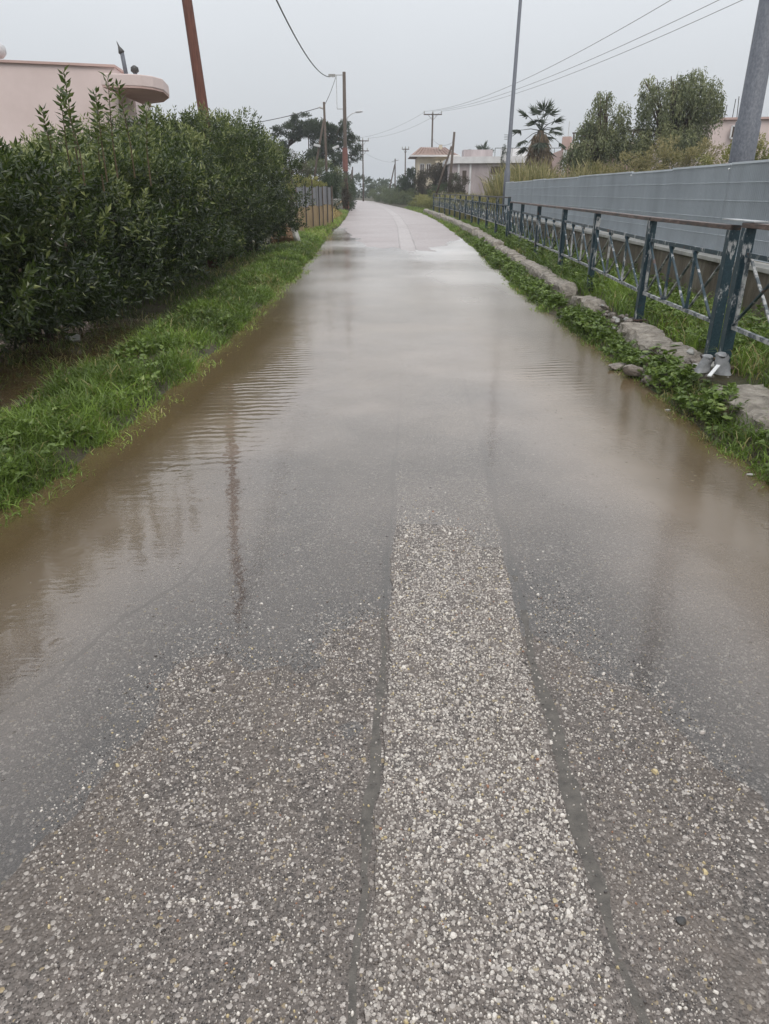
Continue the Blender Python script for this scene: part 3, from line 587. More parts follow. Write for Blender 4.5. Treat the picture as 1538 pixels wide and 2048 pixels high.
# right: pepper trees
def weeping(name, x, y, z0, trunk, blobs, nstr, label, seed, mat):
    rng = np.random.default_rng(seed); root = empty(name, (x, y, z0), label, 'tree')
    mb = MB(); tp = [Vector(p) for p in trunk]; mb.tube(tp, np.linspace(.24, .12, len(tp)), 8)
    for b in blobs:
        for k in range(5):
            e = Vector((b[0] + rng.uniform(-.8, .8) * b[3], b[1] + rng.uniform(-.8, .8) * b[4], b[2] + rng.uniform(-.1, .7) * b[5])); s = tp[-1] if k % 2 else tp[-2]
            mb.tube([s, s.lerp(e, .5) + Vector((0, 0, .2)), e], [.09, .05, .015], 5)
    mb.build('trunk', m_bark, root, smooth=True); Ps = []; Ds = []; Ts = []
    vol = np.array([b[3] * b[5] for b in blobs]); cnt = (nstr * vol / vol.sum()).astype(int)
    for b, c in zip(blobs, cnt):
        nc = 22; d = rand_dirs(nc, rng); cc = np.array(b[:3]) + d * np.array(b[3:6]) * (rng.uniform(.3, 1, nc) ** .5)[:, None]; k = rng.integers(0, nc, c)
        S0 = cc[k] + rand_dirs(c, rng) * np.array([.32, .32, .25]) * min(b[3], 1.1); L_ = rng.uniform(.25, .95, c); m = 10; t = (np.arange(m) + .5) / m
        o = (S0 - np.array(b[:3])); o[:, 2] = 0; o = unit(o) * rng.uniform(.05, .3, (c, 1))
        P = S0[:, None] + o[:, None] * np.sqrt(t)[None, :, None] - np.array([0, 0, 1.]) * (t[None] ** 1.4 * L_[:, None])[..., None] + rng.normal(size=(c, m, 3)) * .025
        Ps.append(P.reshape(-1, 3)); D = np.array([0, 0, -.8]) + rng.normal(size=(c * m, 3)) * .55; Ds.append(D)
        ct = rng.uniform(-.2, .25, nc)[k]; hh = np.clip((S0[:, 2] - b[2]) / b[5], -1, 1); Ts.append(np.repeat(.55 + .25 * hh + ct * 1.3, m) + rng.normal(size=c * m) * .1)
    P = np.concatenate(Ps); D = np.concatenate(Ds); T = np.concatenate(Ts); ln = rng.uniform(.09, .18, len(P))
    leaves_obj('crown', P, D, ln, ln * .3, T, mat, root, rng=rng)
weeping('weeping_tree', 12.4, 35, .2, [(12.4, 35, .1), (12.3, 35, 1.6), (12.45, 35, 2.7), (12.5, 35, 3.6)],
        [(12.9, 35, 5.0, 1.15, 1.2, 1.0), (11.75, 35, 4.8, .65, .9, .85), (13.75, 35, 4.7, .6, .8, .7), (13.2, 35, 4.0, .8, .8, .5), (12.5, 35, 3.6, 1.5, 1.4, .8), (11.1, 35, 3.5, .6, .9, .7), (13.3, 35, 5.7, .6, .7, .5), (11.3, 35, 5.6, .3, .4, .4), (12.2, 35, 5.75, .4, .5, .45), (14.0, 35, 5.2, .35, .4, .4)], 2300, 'large weeping grey-green tree, the tallest above the grating fence', 31, m_grey)
weeping('weeping_tree', 9.6, 36, .2, [(9.8, 36, .1), (9.75, 36, 1.6), (9.8, 36, 2.6), (9.9, 36, 3.4)],
        [(9.9, 36, 4.4, .8, .9, .8), (9.3, 36, 3.5, .8, .9, .65), (10.4, 36, 3.6, .7, .9, .7), (8.6, 36, 3.0, .65, .8, .4), (9.6, 36, 5.3, .3, .4, .4), (9.0, 36, 4.2, .3, .4, .35)], 1200, 'smaller weeping tree left of the tallest one, in front of the pink house', 32, m_grey)
tree('yellow_green_bush', 11.8, 31, .2, [(11.8, 31, .1), (11.8, 31, 1.2)], [(9.9, 31, 2.1, 1.0, 1, .75), (11.0, 31, 2.45, .9, 1, .85), (12.4, 31, 2.4, .9, 1, .8), (8.6, 31, 1.9, .8, .8, .6)], 11000, .12, m_reed, 'yellowish dry bush along the foot of the two weeping trees', 'bush', r0=.06, seed=12, tlo=.15, thi=.75, wf=.25)
tree('yellow_green_bush', 13.1, 27, .2, [(13.1, 27, .1), (13.0, 27, 1.2)], [(11.6, 27, 2.3, .9, .9, .75), (12.5, 27, 2.7, .6, .7, .85), (13.7, 27, 2.1, .9, .8, .6)], 7000, .11, m_ygreen, 'bright yellow-green bush between the tallest tree and the thick grey mast', 'bush', r0=.06, seed=13, tlo=.2, thi=1)
tree('yellow_green_bush', 11.0, 19, .2, [(10.6, 19, .1), (10.5, 19, 1.0)], [(10.4, 19, 1.9, .8, .7, .55), (11.6, 19, 2.0, .7, .7, .7)], 4500, .10, m_reed, 'dry yellow bush right of the thick grey mast', 'bush', r0=.05, seed=14, tlo=.3, thi=.9, wf=.25)
# dark thorny bushes right of the road in the middle distance
tree('thorn_bush', 4.6, 77, .2, [(4.6, 77, .1), (4.6, 77, 1.4)], [(4.4, 77, 2.2, 1.2, 1.4, 1.6), (5.6, 77, 2.5, 1.1, 1.3, 1.5), (3.6, 77, 1.8, .7, 1.1, 1.4), (6.5, 76, 2.2, .7, 1, 1.2)], 12000, .18, m_brown, 'grey-brown thorny bush below the tall crossarm pole', 'bush', r0=.07, seed=15, tlo=.0, thi=.55, wf=.3)
tree('green_bush', 5.2, 66, .2, [(5.2, 66, .1), (5.2, 66, .9)], [(5.1, 66, 1.3, 1.3, .9, .9), (5.9, 66, 2.0, .5, .7, 1.0), (4.3, 67, 1.1, .7, .8, .8)], 4200, .12, m_dark, 'dark green bush in front of the grey-brown thorny bush', 'bush', r0=.05, seed=16, tlo=.2, thi=.7)
tree('thorn_bush', 5.6, 58, .2, [(5.6, 58, .1), (5.6, 58, 1.2)], [(5.5, 58, 1.6, .9, 1, 1.15)], 5200, .13, m_brown, 'rounded dark brown bush right of the leaning pole pair', 'bush', r0=.06, seed=17, tlo=.0, thi=.4, wf=.3)
tree('dark_tree', 3.6, 92, .2, [(3.6, 92, .1), (3.6, 92, 2)], [(3.3, 92, 2.3, 1.5, 1.6, 1.6), (4.4, 90, 2.9, 1.0, 1, 1.2), (2.2, 96, 1.9, 1.0, 1.4, 1.2)], 7000, .22, m_dark, 'dark rounded tree left of the cream house, behind the roadside bushes', 'tree', r0=.12, seed=18, tlo=.0, thi=.5)
near_right = [(4.2, 60, .9, .65, 'olive roadside bush nearest the railing end'), (3.9, 65, 1.0, .8, 'yellow-green roadside bush just past the railing'), (3.4, 71, 1.05, .9, 'second roadside bush past the railing'), (3.1, 78, 1.2, .55, 'roadside bush opposite the bracket pole'), (2.4, 86, 1.3, .45, 'roadside bush in the middle of the far right row'), (1.6, 95, 1.45, .5, 'roadside bush below the second crossarm pole'), (.6, 105, 1.5, .35, 'roadside bush near the bend'), (-.8, 118, 1.7, .3, 'last roadside bush, at the bend of the road')]
for i, (x, y, h, th, lab) in enumerate(near_right):
    tree('roadside_bush', x, y, .15, [(x, y, .1), (x, y, .7)], [(x, y, h * .62, .9 + i * .08, 3.2 + i * .5, h * .62), (x + .9, y + 1, h * .8, .8, 3, h * .6)], 4600, .12 + .012 * i, m_ygreen if i in (0, 1, 2) else m_grey, lab, 'bush', 'bushes along the far right roadside', r0=.05, seed=20 + i, tlo=.0, thi=th, wf=.35)
# distant wood: one mass
rng = np.random.default_rng(77); n = 26000; cx = rng.uniform(-75, 60, 150); cy = rng.uniform(165, 215, 150); ch_ = rng.uniform(2.0, 4.4, 150) + 1.6 * (rng.random(150) < .12); k = rng.integers(0, 150, n)
d = rand_dirs(n, rng); P = np.stack([cx[k] + d[:, 0] * 2.6, cy[k] + d[:, 1] * 2.6, .2 + ch_[k] * .5 + d[:, 2] * ch_[k] * .5], 1); ln = rng.uniform(.5, 1.1, n)
tag(leaves_obj('distant_wood', P, d, ln, ln * .6, .35 + .3 * rng.random(n) + .1 * d[:, 2], m_pine, rng=rng), 'low line of far trees along the horizon beyond the bend', 'wood')

# palms
def palm(x, y, z0, ztop, fr, r, label, skirt=True, seed=0, ln=1.15):
    rng = np.random.default_rng(seed); root = empty('fan_palm', (x, y, z0), label, 'palm tree')
    MB().tube([(x, y, z0), (x + .05, y, (z0 + ztop) / 2), (x, y, ztop)], [r * 1.2, r, r], 10).build('trunk', m_bark, root, smooth=True)
    if skirt:
        n = 2600; t = rng.random(n); a = rng.uniform(0, 2 * PI, n); rr = r + .12 + .50 * np.sin(np.clip(t * 1.15, 0, 1) * PI * .62) * rng.uniform(.4, 1, n)
        P = np.stack([x + np.cos(a) * rr, y + np.sin(a) * rr, ztop - .1 - t * (ztop - z0) * .72], 1); D = np.stack([np.cos(a) * .25, np.sin(a) * .25, -np.ones(n)], 1) + rng.normal(size=(n, 3)) * .22
        leaves_obj('dead_leaf_skirt', P, D, rng.uniform(.3, .6, n), .05, rng.random(n), m_skirt, root, rng=rng)
    for k in range(fr):
        a = k * 2.399 + rng.uniform(-.2, .2); el = math.radians(80 - 135 * (k + .5) / fr) + rng.uniform(-.12, .12); d = Vector((math.cos(a) * math.cos(el), math.sin(a) * math.cos(el), math.sin(el)))
        b = Vector((x, y, ztop)); L_ = ln * rng.uniform(.75, 1.05); e = b + d * L_ + Vector((0, 0, -.10 * L_)); mid = b.lerp(e, .5) + Vector((0, 0, .08))
        f = MB().tube([b, mid, e], [.03, .02, .012], 5).build('frond', m_palm, root)
        nb = 34; th = np.linspace(-1.5, 1.5, nb); dd = np.array(d); sd = unit(np.cross(dd, [0, 0, 1.0])); P = np.repeat(np.array(e)[None], nb, 0)
        D = np.cos(th)[:, None] * dd + np.sin(th)[:, None] * sd + np.array([0, 0, -.35]) * rng.uniform(.3, 1.6, (nb, 1))
        leaves_obj('fan_blade', P, D, rng.uniform(.45, .75, nb), .075, .2 + .5 * rng.random(nb), m_palm, f, kind=None, rng=rng)
palm(8.75, 45, .2, 4.6, 17, .18, 'tall fan palm with a skirt of dead leaves, right of the thin lamp mast', seed=3)
palm(9.5, 78, .2, 4.6, 15, .2, 'squat dark palm standing behind the long white building', skirt=False, seed=4, ln=1.0)
r_ = np.random.default_rng(8)

# ------------------------------------------------------------------ reeds behind the railing (uncountable)
def blades(name, x, y, z, h, lean, wd, tint, mat, label, cat, rng, kind='stuff'):
    """3-segment bending blades"""
    n = len(x); a = rng.uniform(0, 2 * PI, n); dx, dy = np.cos(a), np.sin(a); b = rng.uniform(0, 2 * PI, n); wx, wy = np.cos(b) * wd / 2, np.sin(b) * wd / 2
    rows = []
    for t, wf, hz in ((0, 1, 0), (.4, .9, .46), (.75, .6, .80), (1, .08, .92)):
        o = lean * t * t; zz = z + h * (hz - .35 * t * t * np.minimum(lean / np.maximum(h, .01), 1.2)); cx_, cy_ = x + dx * o, y + dy * o
        rows.append(np.stack([cx_ - wx * wf, cy_ - wy * wf, zz], -1)); rows.append(np.stack([cx_ + wx * wf, cy_ + wy * wf, zz], -1))
    V = np.stack(rows, 1); f = np.array([(0, 1, 3, 2), (2, 3, 5, 4), (4, 5, 7, 6)]); F = (f[None] + (np.arange(n) * 8)[:, None, None]).reshape(-1, 4)
    return tag(np_obj(name, V.reshape(-1, 3), F, mat, attrs={'tint': ('FLOAT', np.repeat(np.clip(tint, 0, 1), 8))}, kind=kind), label, cat)
rng = np.random.default_rng(40)
n = 7000; x = rng.uniform(4.9, 10.5, n); y = rng.uniform(30.2, 38, n); keep = (x - 4.9) > (34 - y) * .1; x, y = x[keep], y[keep]; n = len(x)
h = (1.9 + 1.0 * (vn(x, y, 1.1, 2) + .5)) * rng.uniform(.6, 1.12, n)
blades('reeds', x, y, x * 0 + .15, h, h * rng.uniform(.05, .4, n), rng.uniform(.03, .07, n), rng.random(n) * .9, m_reed, 'tall tan reeds behind the far railing and the end of the grating fence', 'reeds', rng)
n = 4500; x = rng.uniform(3.75, 6.5, n); y = rng.uniform(31, 58, n); h = (.9 + .5 * rng.random(n)) * (1 + .5 * vn(x, y, .9, 3))
blades('dry_grass', x, y, x * 0 + .15, h, h * rng.uniform(.1, .5, n), rng.uniform(.025, .05, n), rng.random(n) * .75, m_reed, 'dry tan grass showing through the far railing', 'grass', rng)
# straw heap
n = 5000; x = rng.uniform(-4.2, -2.55, n); y = rng.uniform(38, 47, n); z = .1 + .55 * np.exp(-((x + 3.2) / .6) ** 2 - ((y - 43) / 3.5) ** 2)
MBx = MB(); pts = [(-3.2 + .75 * math.cos(t), 43 + 3.6 * math.sin(t)) for t in np.linspace(0, 2 * PI, 14)[:-1]]
blades('straw_heap', x, y, z - .1, .15 + .25 * rng.random(n), .25 * rng.random(n), rng.uniform(.02, .05, n), rng.random(n), m_straw, 'golden heap of dry grass beside the road before the bracket pole', 'straw', rng)

# ------------------------------------------------------------------ verge grass and weeds
def tuft(n, xr, yr, side, hbase, name, label, mat, seed, wd=(.004, .009), dmax=None, tint0=.35):
    rng = np.random.default_rng(seed); y = yr[0] + (yr[1] - yr[0]) * rng.random(n) ** 1.7
    u = rng.random(n); wob = .09 * fbm(y * 0 + 5, y, 1.7, 3)
    d = xr[0] + (xr[1] - xr[0]) * u
    if side < 0: x = Le(y) + wob - d
    else: x = Re(y) + .8 * wob + d
    clump = fbm(x, y, 3.0, 6); k = rng.random(n) < np.clip(.75 + clump * 1.3, .12, 1); x, y, clump, d = x[k], y[k], clump[k], d[k]; n = len(x)
    h = hbase * (1 + .9 * clump) * rng.uniform(.5, 1.4, n) * np.interp(d, [0, .12], [.6, 1]); h = np.maximum(h, .03)
    wd_ = rng.uniform(*wd, n) * np.interp(y, [3, 15, 40], [1, 1.8, 4])
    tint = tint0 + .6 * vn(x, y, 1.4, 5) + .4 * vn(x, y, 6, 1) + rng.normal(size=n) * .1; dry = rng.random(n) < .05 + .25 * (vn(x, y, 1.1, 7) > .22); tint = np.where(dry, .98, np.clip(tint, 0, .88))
    return blades(name, x, y, ground_z(x, y) - .01, h, h * rng.uniform(.3, 1.15, n), wd_, tint, mat, label, 'grass', rng)
tuft(58000, (-.03, .92), (2.6, 26), -1, .155, 'verge_grass', 'bright green grass verge between the flooded road and the hedge', m_grass, 1)
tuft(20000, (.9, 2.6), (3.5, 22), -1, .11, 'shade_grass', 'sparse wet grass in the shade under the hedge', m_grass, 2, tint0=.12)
tuft(13000, (-.02, .9), (24, 60), -1, .16, 'far_verge_grass', 'yellow-green grass verge before the board fence', m_grass, 3, tint0=.6)
tuft(4200, (-.20, .03), (2.6, 22), -1, .10, 'drowned_grass', 'half-drowned straggling blades along the left water edge', m_grass, 7, tint0=.6)
tuft(2200, (-.14, .02), (2.6, 20), 1, .09, 'drowned_grass', 'half-drowned blades along the right water edge', m_grass, 8, tint0=.55)
tuft(22000, (-.05, .30), (2.6, 30), 1, .11, 'kerb_grass', 'green grass between the water and the broken kerb', m_grass, 4)
tuft(30000, (.6, 1.9), (3.5, 34), 1, .21, 'fence_grass', 'green grass between the railing and the retaining wall', m_grass, 5, wd=(.005, .011), tint0=.4)
tuft(9000, (-.02, .9), (30, 75), 1, .14, 'far_kerb_grass', 'grass at the foot of the far kerb', m_grass, 6, tint0=.55)
def weeds(n, xr, yr, side, hb, name, label, seed, leaf=(.03, .055), clus=1.2):
    rng = np.random.default_rng(seed); y = yr[0] + (yr[1] - yr[0]) * rng.random(n) ** 1.6; d = rng.uniform(*xr, n); wob = .09 * fbm(y * 0 + 5, y, 1.7, 3)
    x = Le(y) + wob - d if side < 0 else Re(y) + .8 * wob + d
    c = fbm(x, y, 2.3, 4); k = rng.random(n) < np.clip(.5 + c * 2.0, .04, 1); x, y, c = x[k], y[k], c[k]; n = len(x); m = 7
    C = np.stack([x, y, ground_z(x, y) + hb * (1 + c) * rng.uniform(.25, 1.1, n)], 1)
    P = np.repeat(C, m, 0) + rng.normal(size=(n * m, 3)) * .012; a = rng.uniform(0, 2 * PI, n * m); D = np.stack([np.cos(a), np.sin(a), rng.uniform(.0, .9, n * m)], 1)
    ln = rng.uniform(*leaf, n * m) * np.interp(P[:, 1], [3, 15, 35], [1, 1.3, 2.5]); t = np.repeat(.35 + .4 * c, m) + rng.normal(size=n * m) * .14
    return tag(leaves_obj(name, P, D, ln, ln * .75, t, m_weed, up=np.array([0, 0, 1.0]), rng=rng), label, 'weeds')
weeds(2700, (.0, .27), (2.7, 24), 1, .10, 'kerb_weeds', 'leafy green weeds growing at the foot of the broken kerb', 11)
weeds(2600, (.6, 1.7), (3.6, 26), 1, .2, 'fence_weeds', 'taller leafy weeds behind the railing', 12)
weeds(1500, (.05, .9), (3, 24), -1, .09, 'verge_weeds', 'small round-leaved weeds among the grass of the left verge', 13)
# larger mallow plants on the right bank, and a dock by the left ditch
def rosette(name, x, y, n, ln, h, label, seed, mat=m_weed, t0=.5):
    rng = np.random.default_rng(seed); z0 = float(ground_z(x, y)); root = empty(name, (x, y, z0), label, 'plant'); mb = MB()
    for k in range(n):
        a = k * 2.4 + rng.uniform(-.3, .3); r = ln * rng.uniform(.5, 2.3); hh = h * rng.uniform(.5, 1.1); c = Vector((x + math.cos(a) * r, y + math.sin(a) * r, z0 + hh)); mb.tube([(x, y, z0), Vector((x, y, z0)).lerp(c, .6) + Vector((0, 0, .02)), c], [.003, .0025, .002], 4)
        q = ln * rng.uniform(.4, .62); A = 9; nx = rng.uniform(-.4, .4); ny = rng.uniform(-.5, .2); vs = [c]
        for j in range(A): t = a + 2 * PI * j / A; rr = q * (1 + .10 * math.cos(5 * (t - a))) * (.55 if j == A // 2 else 1); vs.append(c + Vector((rr * math.cos(t), rr * math.sin(t), rr * (nx * math.cos(t) + ny * math.sin(t)) + q * .2)))
        me_v = [tuple(v) for v in vs]; F = [(0, 1 + j, 1 + (j + 1) % A) for j in range(A)]
        np_obj('leaf', np.array(me_v), np.array(F), mat, root, attrs={'tint': ('FLOAT', np.full(len(vs), np.clip(t0 + rng.normal() * .15, 0, 1)))}, smooth=True)
    mb.build('stalk', m_twig, root)
rosette('mallow_plant', 2.50, 6.35, 26, .075, .13, 'round-leaved plant just above the broken rocks at the water edge', 1)
rosette('mallow_plant', 2.42, 5.75, 20, .07, .10, 'round-leaved plant right of the broken rocks, below the grey plastic stumps', 2)
rosette('mallow_plant', 2.36, 8.3, 16, .06, .10, 'light green leafy plant on the bank left of the rubble mound', 3, t0=.8)
rosette('mallow_plant', 2.36, 4.7, 20, .06, .12, 'broad-leaved plant low on the right bank near the picture edge', 4, t0=.7)
rosette('mallow_plant', -2.45, 7.0, 14, .07, .10, 'pale round-leaved plant in the middle of the left verge', 5, t0=.75)

# ------------------------------------------------------------------ rocks and broken kerb
def rock_mesh(c, d, seed, sub=3, rough=.22, rz=0.0, tilt=(0, 0), flat=.6):
    import bmesh
    bm = bmesh.new(); bmesh.ops.create_icosphere(bm, subdivisions=sub, radius=1); rng = np.random.default_rng(seed)
    planes = [(Vector(unit(rng.normal(size=3))), rng.uniform(.55, .85)) for _ in range(9)]
    for v in bm.verts:
        p = v.co.copy()
        for nrm, dd in planes:
            k = p.dot(nrm) - dd
            if k > 0: p -= nrm * k * .92
        p += p.normalized() * rough * .25 * float(fbm(p.x * 2 + seed + 5, p.y * 2 - p.z * 2.3, 5.5, seed + 1)); p += p.normalized() * rough * .5 * float(fbm(p.x * 2 + seed, p.y * 2 + p.z * 1.7, 1.7, seed)); v.co = p
    R = Matrix.Rotation(rz, 3, 'Z') @ Matrix.Rotation(tilt[0], 3, 'X') @ Matrix.Rotation(tilt[1], 3, 'Y')
    for v in bm.verts: v.co = Vector(c) + R @ Vector((v.co.x * d[0] / 2 * 1.25, v.co.y * d[1] / 2 * 1.25, v.co.z * d[2] / 2 * 1.25))
    V = np.array([v.co[:] for v in bm.verts]); bm.verts.ensure_lookup_table(); F = np.array([[v.index for v in f.verts] for f in bm.faces]); bm.free(); return V, F
def rock(name, c, d, seed, mat, label=None, cat='rock', group=None, parent=None, **k):
    V, F = rock_mesh(c, d, seed, **k); o = np_obj(name, V, F, mat, parent, base=c); return tag(o, label, cat, group) if label else o

rock('broken_rock', (2.23, 6.22, .05), (.27, .16, .10), 1, m_rock, 'long flat slab of broken concrete lying nearest the open water, left of the pile', rz=.5, tilt=(.1, .25))
rock('broken_rock', (2.38, 6.36, .09), (.17, .15, .13), 2, m_rock, 'upright grey rock at the back of the small pile by the water', rz=.2, tilt=(.4, .1))
rock('broken_rock', (2.37, 5.93, .045), (.28, .15, .13), 3, m_rock, 'blocky brick-sized rock at the front right of the pile in the water', rz=-.12, tilt=(.05, .05))
rock('broken_rock', (2.15, 6.52, .03), (.20, .10, .05), 4, m_rock, 'thin flat rock at the far end of the pile, half under water', rz=.3)
rock('broken_rock', (2.25, 6.02, .01), (.09, .07, .05), 5, m_rock, 'fist-sized stone wedged between the two big rocks at the water edge')
rock('broken_rock', (2.44, 5.02, .03), (.13, .08, .05), 6, m_rock, 'pale stone half hidden in the weeds right of the yellow petal')
rock('broken_rock', (2.44, 4.28, .03), (.10, .08, .06), 7, m_rock, 'dark wet stone under the weeds at the right water edge')
for i, (x, y, lab) in enumerate([(2.13, 5.18, 'pale floating scrap in the brown water below the rocks'), (2.33, 5.38, 'small chip of debris floating under the yellow petal'), (2.12, 3.84, 'tiny pale chip floating near the right picture edge')]):
    rock('floating_scrap', (x, y, .004), (.045, .028, .014), 60 + i, m_coping, lab, 'debris', sub=1)
yp = MB(); c = Vector((2.36, 5.55, .01))
for k in range(3):
    a = k * 2.1 + .3; d = Vector((math.cos(a), math.sin(a), .5)) * .028; s = Vector((-math.sin(a), math.cos(a), 0)) * .014; yp.add([c, c + d * .5 + s, c + d, c + d * .5 - s], [(0, 1, 2, 3)])
tag(yp.build('yellow_petal', m_yellow, base=c), 'bright yellow petal floating at the water edge below the blocky rock', 'petal')
rock('dark_pellet', (.665, 1.075, road_z(.665, 1.075) + .004), (.021, .018, .013), 9, m_dkmetal, 'small black lump lying on the asphalt at the lower right', 'lump', sub=2)

def kerb(name, pts, wd, z1, seed, label, rough=.05, taper=True, ds=.035, mat=m_conc):
    """broken concrete kerb: lofted ragged section along pts"""
    pts = np.array(pts); L_ = np.concatenate([[0], np.cumsum(np.hypot(*np.diff(pts, axis=0).T))]); n = max(8, int(L_[-1] / ds)); t = np.linspace(0, L_[-1], n)
    px = np.interp(t, L_, pts[:, 0]); py = np.interp(t, L_, pts[:, 1]); dx = np.gradient(px); dy = np.gradient(py); l = np.hypot(dx, dy); nx, ny = dy / l, -dx / l
    prof = [(-.5, -.15), (-.54, .25), (-.5, .6), (-.49, .84), (-.43, .98), (-.2, 1.0), (.08, 1.02), (.3, 1.0), (.46, .96), (.5, .82), (.52, .45), (.5, -.15)]
    e = np.minimum(t, L_[-1] - t); ee = np.clip(e / .18, .0, 1) ** .5 if taper else np.ones(n); V = []
    for k, (u, h) in enumerate(prof):
        nu = rough * .9 * fbm(t + 7 * k, t * 0 + seed, 3.2, k) + .022 * fbm(t * 1.0 + k, t * 0 + k * 1.7, 31, k + 2) + rough * .7 * fbm(t, t * 0 + k * 2.3 + seed, 13, k + 1); nh = rough * 1.4 * fbm(t, t * 0 + seed * 1.7, 1.5, 3) + rough * .7 * fbm(t + k * 3, t * 0 + seed, 9, 2) + .014 * fbm(t + k, t * 0 + k * 3.1, 33, 5) - .05 * (vn(t, t * 0 + seed + 4, 2.6, 6) > .27)
        w_ = wd * (.55 + .45 * ee); off = u * w_ + nu; zz = np.where(h < 0, -.1, (h * z1 * (.30 + .70 * ee) + (nh if h > .1 else 0)))
        V.append(np.stack([px - nx * off * -1, py - ny * off * -1, zz + 0 * off], -1))
    V = np.stack(V, 1); m = len(prof); i = np.arange(n * m).reshape(n, m); F = np.stack([i[:-1, :-1], i[1:, :-1], i[1:, 1:], i[:-1, 1:]], -1).reshape(-1, 4)
    cap = [[i[a, k], i[a, k + 1], i[a, m - 2 - k], i[a, m - 1 - k]] for a in (0, n - 1) for k in range(m // 2 - 1)]
    base = (float(px[n // 2]), float(py[n // 2]), 0)
    return tag(np_obj(name, V.reshape(-1, 3), np.vstack([F, np.array(cap)]), mat, base=base), label, 'kerb')
kerb('broken_kerb', [(2.50, 2.4), (2.56, 3.6), (2.60, 4.6), (2.62, 5.35)], .42, .20, 1, 'smooth-topped concrete kerb slab nearest the camera, at the right picture edge', .03)
kerb('broken_kerb', [(2.62, 6.0), (2.60, 6.7), (2.62, 7.75)], .32, .25, 2, 'rounded lump of broken kerb left of the doubled railing posts', .06)
kerb('broken_kerb', [(2.66, 9.15), (2.70, 10.2)], .26, .22, 3, 'short broken kerb piece beyond the loose rubble', .05)
kerb('broken_kerb', [(2.70, 10.7), (2.76, 13.0), (2.80, 15.2)], .26, .26, 4, 'long straight kerb piece with a clean broken end', .03)
kerb('broken_kerb', [(2.82, 15.5), (2.95, 19.4)], .26, .26, 5, 'weathered kerb piece below the railing joint', .04)
kerb('broken_kerb', [(2.98, 19.7), (3.15, 26)], .28, .30, 6, 'far kerb piece at the start of the tall railing', .04, ds=.15)
kerb('broken_kerb', [(3.17, 26.4), (3.25, 34), (3.25, 42)], .3, .32, 7, 'distant kerb run in the middle of the tall railing', .04, ds=.25)
kerb('broken_kerb', [(3.25, 42.5), (3.2, 50), (3.05, 58)], .3, .32, 8, 'farthest kerb run before the roadside bushes', .04, ds=.3)
rng = np.random.default_rng(9)
def rubble(n, xr, yr, zr, sz, seed0, lab, grp):
    for i in range(n):
        s = rng.uniform(*sz); x = rng.uniform(*xr); y = rng.uniform(*yr); hz = zr * (1 - abs((x - sum(xr) / 2) / (xr[1] - xr[0])) * 1.3)
        rock('rubble_stone', (x, y, .03 + rng.uniform(.2, 1) * hz), (s, s * rng.uniform(.6, .9), s * rng.uniform(.45, .7)), seed0 + i, m_rock if i % 3 else m_coping, lab, 'stone', grp, sub=1 if s < .06 else 2, rz=rng.uniform(0, 3), tilt=(rng.uniform(-.5, .5), rng.uniform(-.5, .5)))
rubble(46, (2.48, 2.78), (5.45, 6.1), .26, (.035, .085), 100, 'loose rubble stone in the gap of the kerb at the foot of the doubled posts', 'rubble by the doubled posts')
rubble(52, (2.52, 2.82), (7.7, 9.2), .24, (.035, .09), 200, 'loose rubble stone in the kerb gap beyond the rounded lump', 'rubble beyond the rounded kerb lump')
rubble(14, (2.6, 2.85), (10.2, 10.7), .1, (.05, .1), 300, 'loose stone between two kerb pieces in front of the third post', 'rubble by the third post')

# two broken grey plastic stumps and a white strip lying on the kerb
def plastic(c, h, r, lean, label, seed, mat):
    c = Vector(c); root = empty('plastic_stump', c, label, 'plastic scrap'); rr = np.random.default_rng(seed); n = 14; V = []
    for t in np.linspace(0, 1, 7):
        for k in range(n):
            a = 2 * PI * k / n; q = r * (1.1 - .35 * t + .12 * math.sin(3 * a + seed)) * (1 + .08 * rr.normal()); zz = t * h * (1 + .12 * math.sin(2 * a + seed * 2))
            V.append(c + Vector((q * math.cos(a) + lean[0] * t * h, q * math.sin(a) + lean[1] * t * h, zz)))
    i = np.arange(7 * n).reshape(7, n); F = np.stack([i[:-1], np.roll(i, -1, 1)[:-1], np.roll(i, -1, 1)[1:], i[1:]], -1).reshape(-1, 4)
    np_obj('sleeve', np.array([v[:] for v in V]), F, mat, root, smooth=True)
    top = c + Vector((lean[0] * h, lean[1] * h, h)); Vv, Ff = rock_mesh(top, (r * 1.5, r * 1.4, r * .8), seed + 5, sub=2, rough=.3); np_obj('cap', Vv, Ff, mat, root)
    return root
plastic((2.47, 5.50, .22), .11, .050, (.25, 0), 'light grey broken plastic stump standing left, on the kerb below the posts', 3, m_greyplastic)
plastic((2.60, 5.42, .22), .14, .055, (-.2, .1), 'grey broken plastic stump with a white rim, standing right beside the post foot', 4, m_greyplastic)
tag(MB().bar((2.41, 5.22, .25), (2.53, 5.36, .30), .028, .012).build('white_strip', m_whiteplastic, base=(2.47, 5.29, .27), bevel=.003), 'white plastic strip lying on the kerb edge before the grey stumps', 'plastic scrap')

